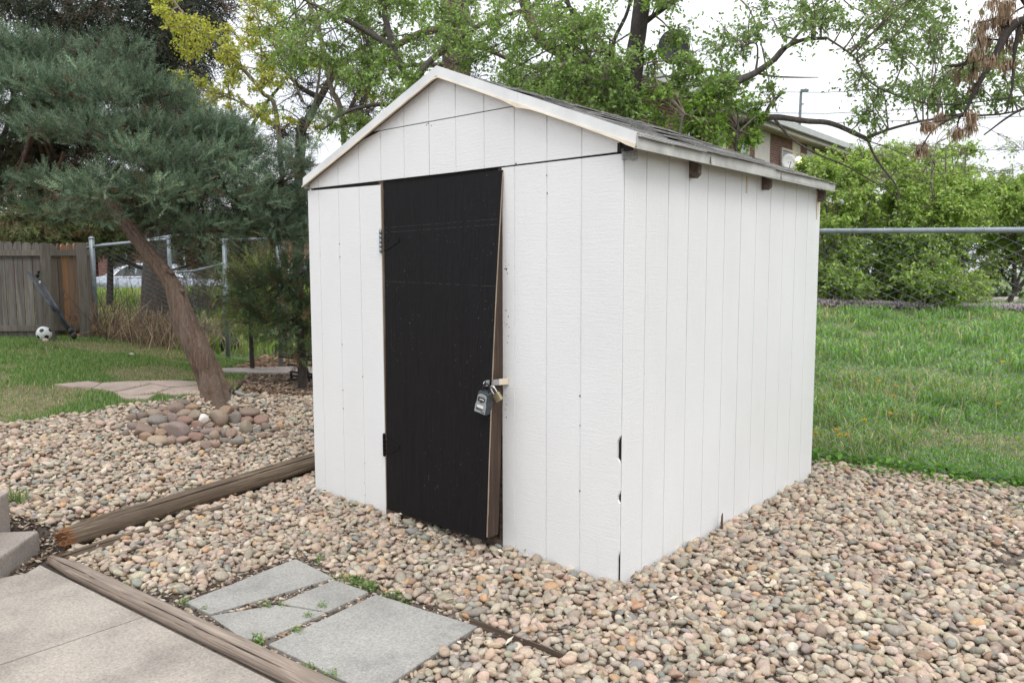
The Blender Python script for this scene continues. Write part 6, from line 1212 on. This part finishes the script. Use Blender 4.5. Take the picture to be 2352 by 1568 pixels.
house('brick_house', 'orange brick house seen between the juniper and the left edge of the shed', 575, 790, 33, 3.4, M['brick2'], M['roofgrey'], 4.4, 8, ((.28, .4, 1.3, 2.5), (.62, .72, 1.2, 2.5)))
# parked cars
def car(label, px_l, px_r, D, ztop, paint, cat='car'):
    a, b = at(px_l, 640, D), at(px_r, 640, D); d = (b-a)*A_([1, 1, 0]); Lr = np.linalg.norm(d); d /= Lr; k = Lr/4.7; n = A_([-d[1], d[0], 0]); n = n if n@(a-CAM) > 0 else -n; o = A_([a[0], a[1], ztop-1.46*k]); root = thing('parked_car', label, cat, o)
    def W(x, y, z): return o+d*x*k+n*y*k+A_([0, 0, z*k])
    def loft(st):
        V, F = [], []; m = len(st[0])
        for r in st: V += [W(*p) for p in r]
        for i in range(len(st)-1):
            for j in range(m): F.append([i*m+j, i*m+(j+1) % m, (i+1)*m+(j+1) % m, (i+1)*m+j])
        F += [list(range(m))[::-1], [(len(st)-1)*m+j for j in range(m)]]; mb = MB(); mb.add(V, F); return mb
    body = []
    for x, zb, zh, w_ in ((0, .45, .70, .72), (.12, .32, .92, .80), (.6, .28, 1.0, .87), (1.3, .28, .98, .89), (2.6, .28, .95, .90), (3.3, .28, .92, .89), (4.2, .30, .84, .84), (4.6, .34, .72, .76), (4.7, .42, .60, .70)):
        c = .9; body.append([(x, c-w_, zb+.1), (x, c-w_-.02, (zb+zh)/2), (x, c-w_+.04, zh-.06), (x, c-w_+.14, zh), (x, c+w_-.14, zh), (x, c+w_-.04, zh-.06), (x, c+w_+.02, (zb+zh)/2), (x, c+w_, zb+.1), (x, c+w_-.1, zb), (x, c-w_+.1, zb)])
    part('body', loft(body), paint, root, True)
    st = []
    for x, zr, wb, wt in ((.55, 1.0, .70, .70), (1.05, 1.30, .76, .62), (1.6, 1.44, .79, .60), (2.3, 1.46, .80, .60), (2.8, 1.40, .79, .60), (3.45, .96, .72, .70)):
        c = .9; st.append([(x, c-wb, .93), (x, c-(wb+wt)/2-.02, (.93+zr)/2), (x, c-wt, zr-.04), (x, c-wt+.12, zr), (x, c+wt-.12, zr), (x, c+wt, zr-.04), (x, c+(wb+wt)/2+.02, (.93+zr)/2), (x, c+wb, .93)])
    part('cabin', loft(st), paint, root, True)
    def side(P, mat, nm, off):
        mb = MB(); V = [W(x, y-off, z) for x, y, z in P]+[W(x, y-off+.01, z) for x, y, z in P]; m = len(P); mb.add(V, [list(range(m)), list(range(m, 2*m))[::-1]]+[[i, (i+1) % m, m+(i+1) % m, m+i] for i in range(m)]); return part(nm, mb, mat, root)
    y = lambda z, t=0: .9-.79+(z-.93)/.5*.17
    w1 = [(1.02, y(.98), .98), (1.72, y(.98), .98), (1.74, y(1.36), 1.36), (1.5, y(1.34), 1.34), (1.25, y(1.22), 1.22)]; w2 = [(1.80, y(.98), .98), (2.42, y(.98), .98), (2.42, y(1.37), 1.37), (1.82, y(1.37), 1.37)]; w3 = [(2.50, y(.98), .98), (3.15, y(.98), .98), (2.80, y(1.25), 1.25), (2.55, y(1.35), 1.35), (2.5, y(1.36), 1.36)]
    for w_ in (w1, w2, w3): side(w_, M['glass'], 'window', .045)
    side([(.98, y(.955), .955), (3.2, y(.955), .955), (3.2, y(.98), .98), (.98, y(.98), .98)], M['chrome'], 'chrome_trim', .055)
    side([(.98, y(.98), .98), (1.02, y(.98), .98), (1.28, y(1.25), 1.25), (1.56, y(1.38), 1.38), (1.54, y(1.4), 1.41), (1.22, y(1.28), 1.28)], M['chrome'], 'chrome_trim', .06)
    for x in (.95, 3.75):
        for yy in (.06, 1.58):
            mb = MB(); mb.tube([W(x, yy, .33), W(x, yy+.2, .33)], .33*k, 22); wh = part('wheel', mb, M['tyre'], root); mb = MB(); mb.tube([W(x, yy-.01, .33), W(x, yy+.01, .33)], .21*k, 16); part('rim', mb, M['steel'], wh)
    for x0, x1, nm, c in ((4.62, 4.715, 'headlight', 'label_white'), (-.01, .12, 'tail_light', 'redwall')):
        for yy in (.12, 1.4): mb = MB(); mb.hexa([W(x0, yy, .6), W(x1, yy, .6), W(x1, yy+.28, .6), W(x0, yy+.28, .6), W(x0, yy, .74), W(x1, yy, .74), W(x1, yy+.28, .74), W(x0, yy+.28, .74)]); part(nm, mb, M[c], root)
    return root
D = 27.; car('silver blue sedan parked beyond the wire fence, left of the leaning trunk', 190, 500, D, CAM[2]+18*D/F_, M['carpaint'])
D = 24.; car('black car parked in front of the orange brick house, beside the shed edge', 590, 900, D, CAM[2]+26*D/F_, M['carblack'])
sgn = thing('small_sign', 'tiny white sign above the picket fence at far left', 'sign', at(160, 560, 20)); mb = MB(); p = at(62, 545, 22); mb.box((-.09, -.01, 0), (.09, .01, .35), None, Matrix.Rotation(-1.0, 3, 'Z'), p-A_([0, 0, .1])); part('board', mb, M['whitetrim'], sgn); mb = MB(); mb.cyl((p[0], p[1], 0), (p[0], p[1], p[2]-.1), .03, 6); part('post', mb, M['pole'], sgn)
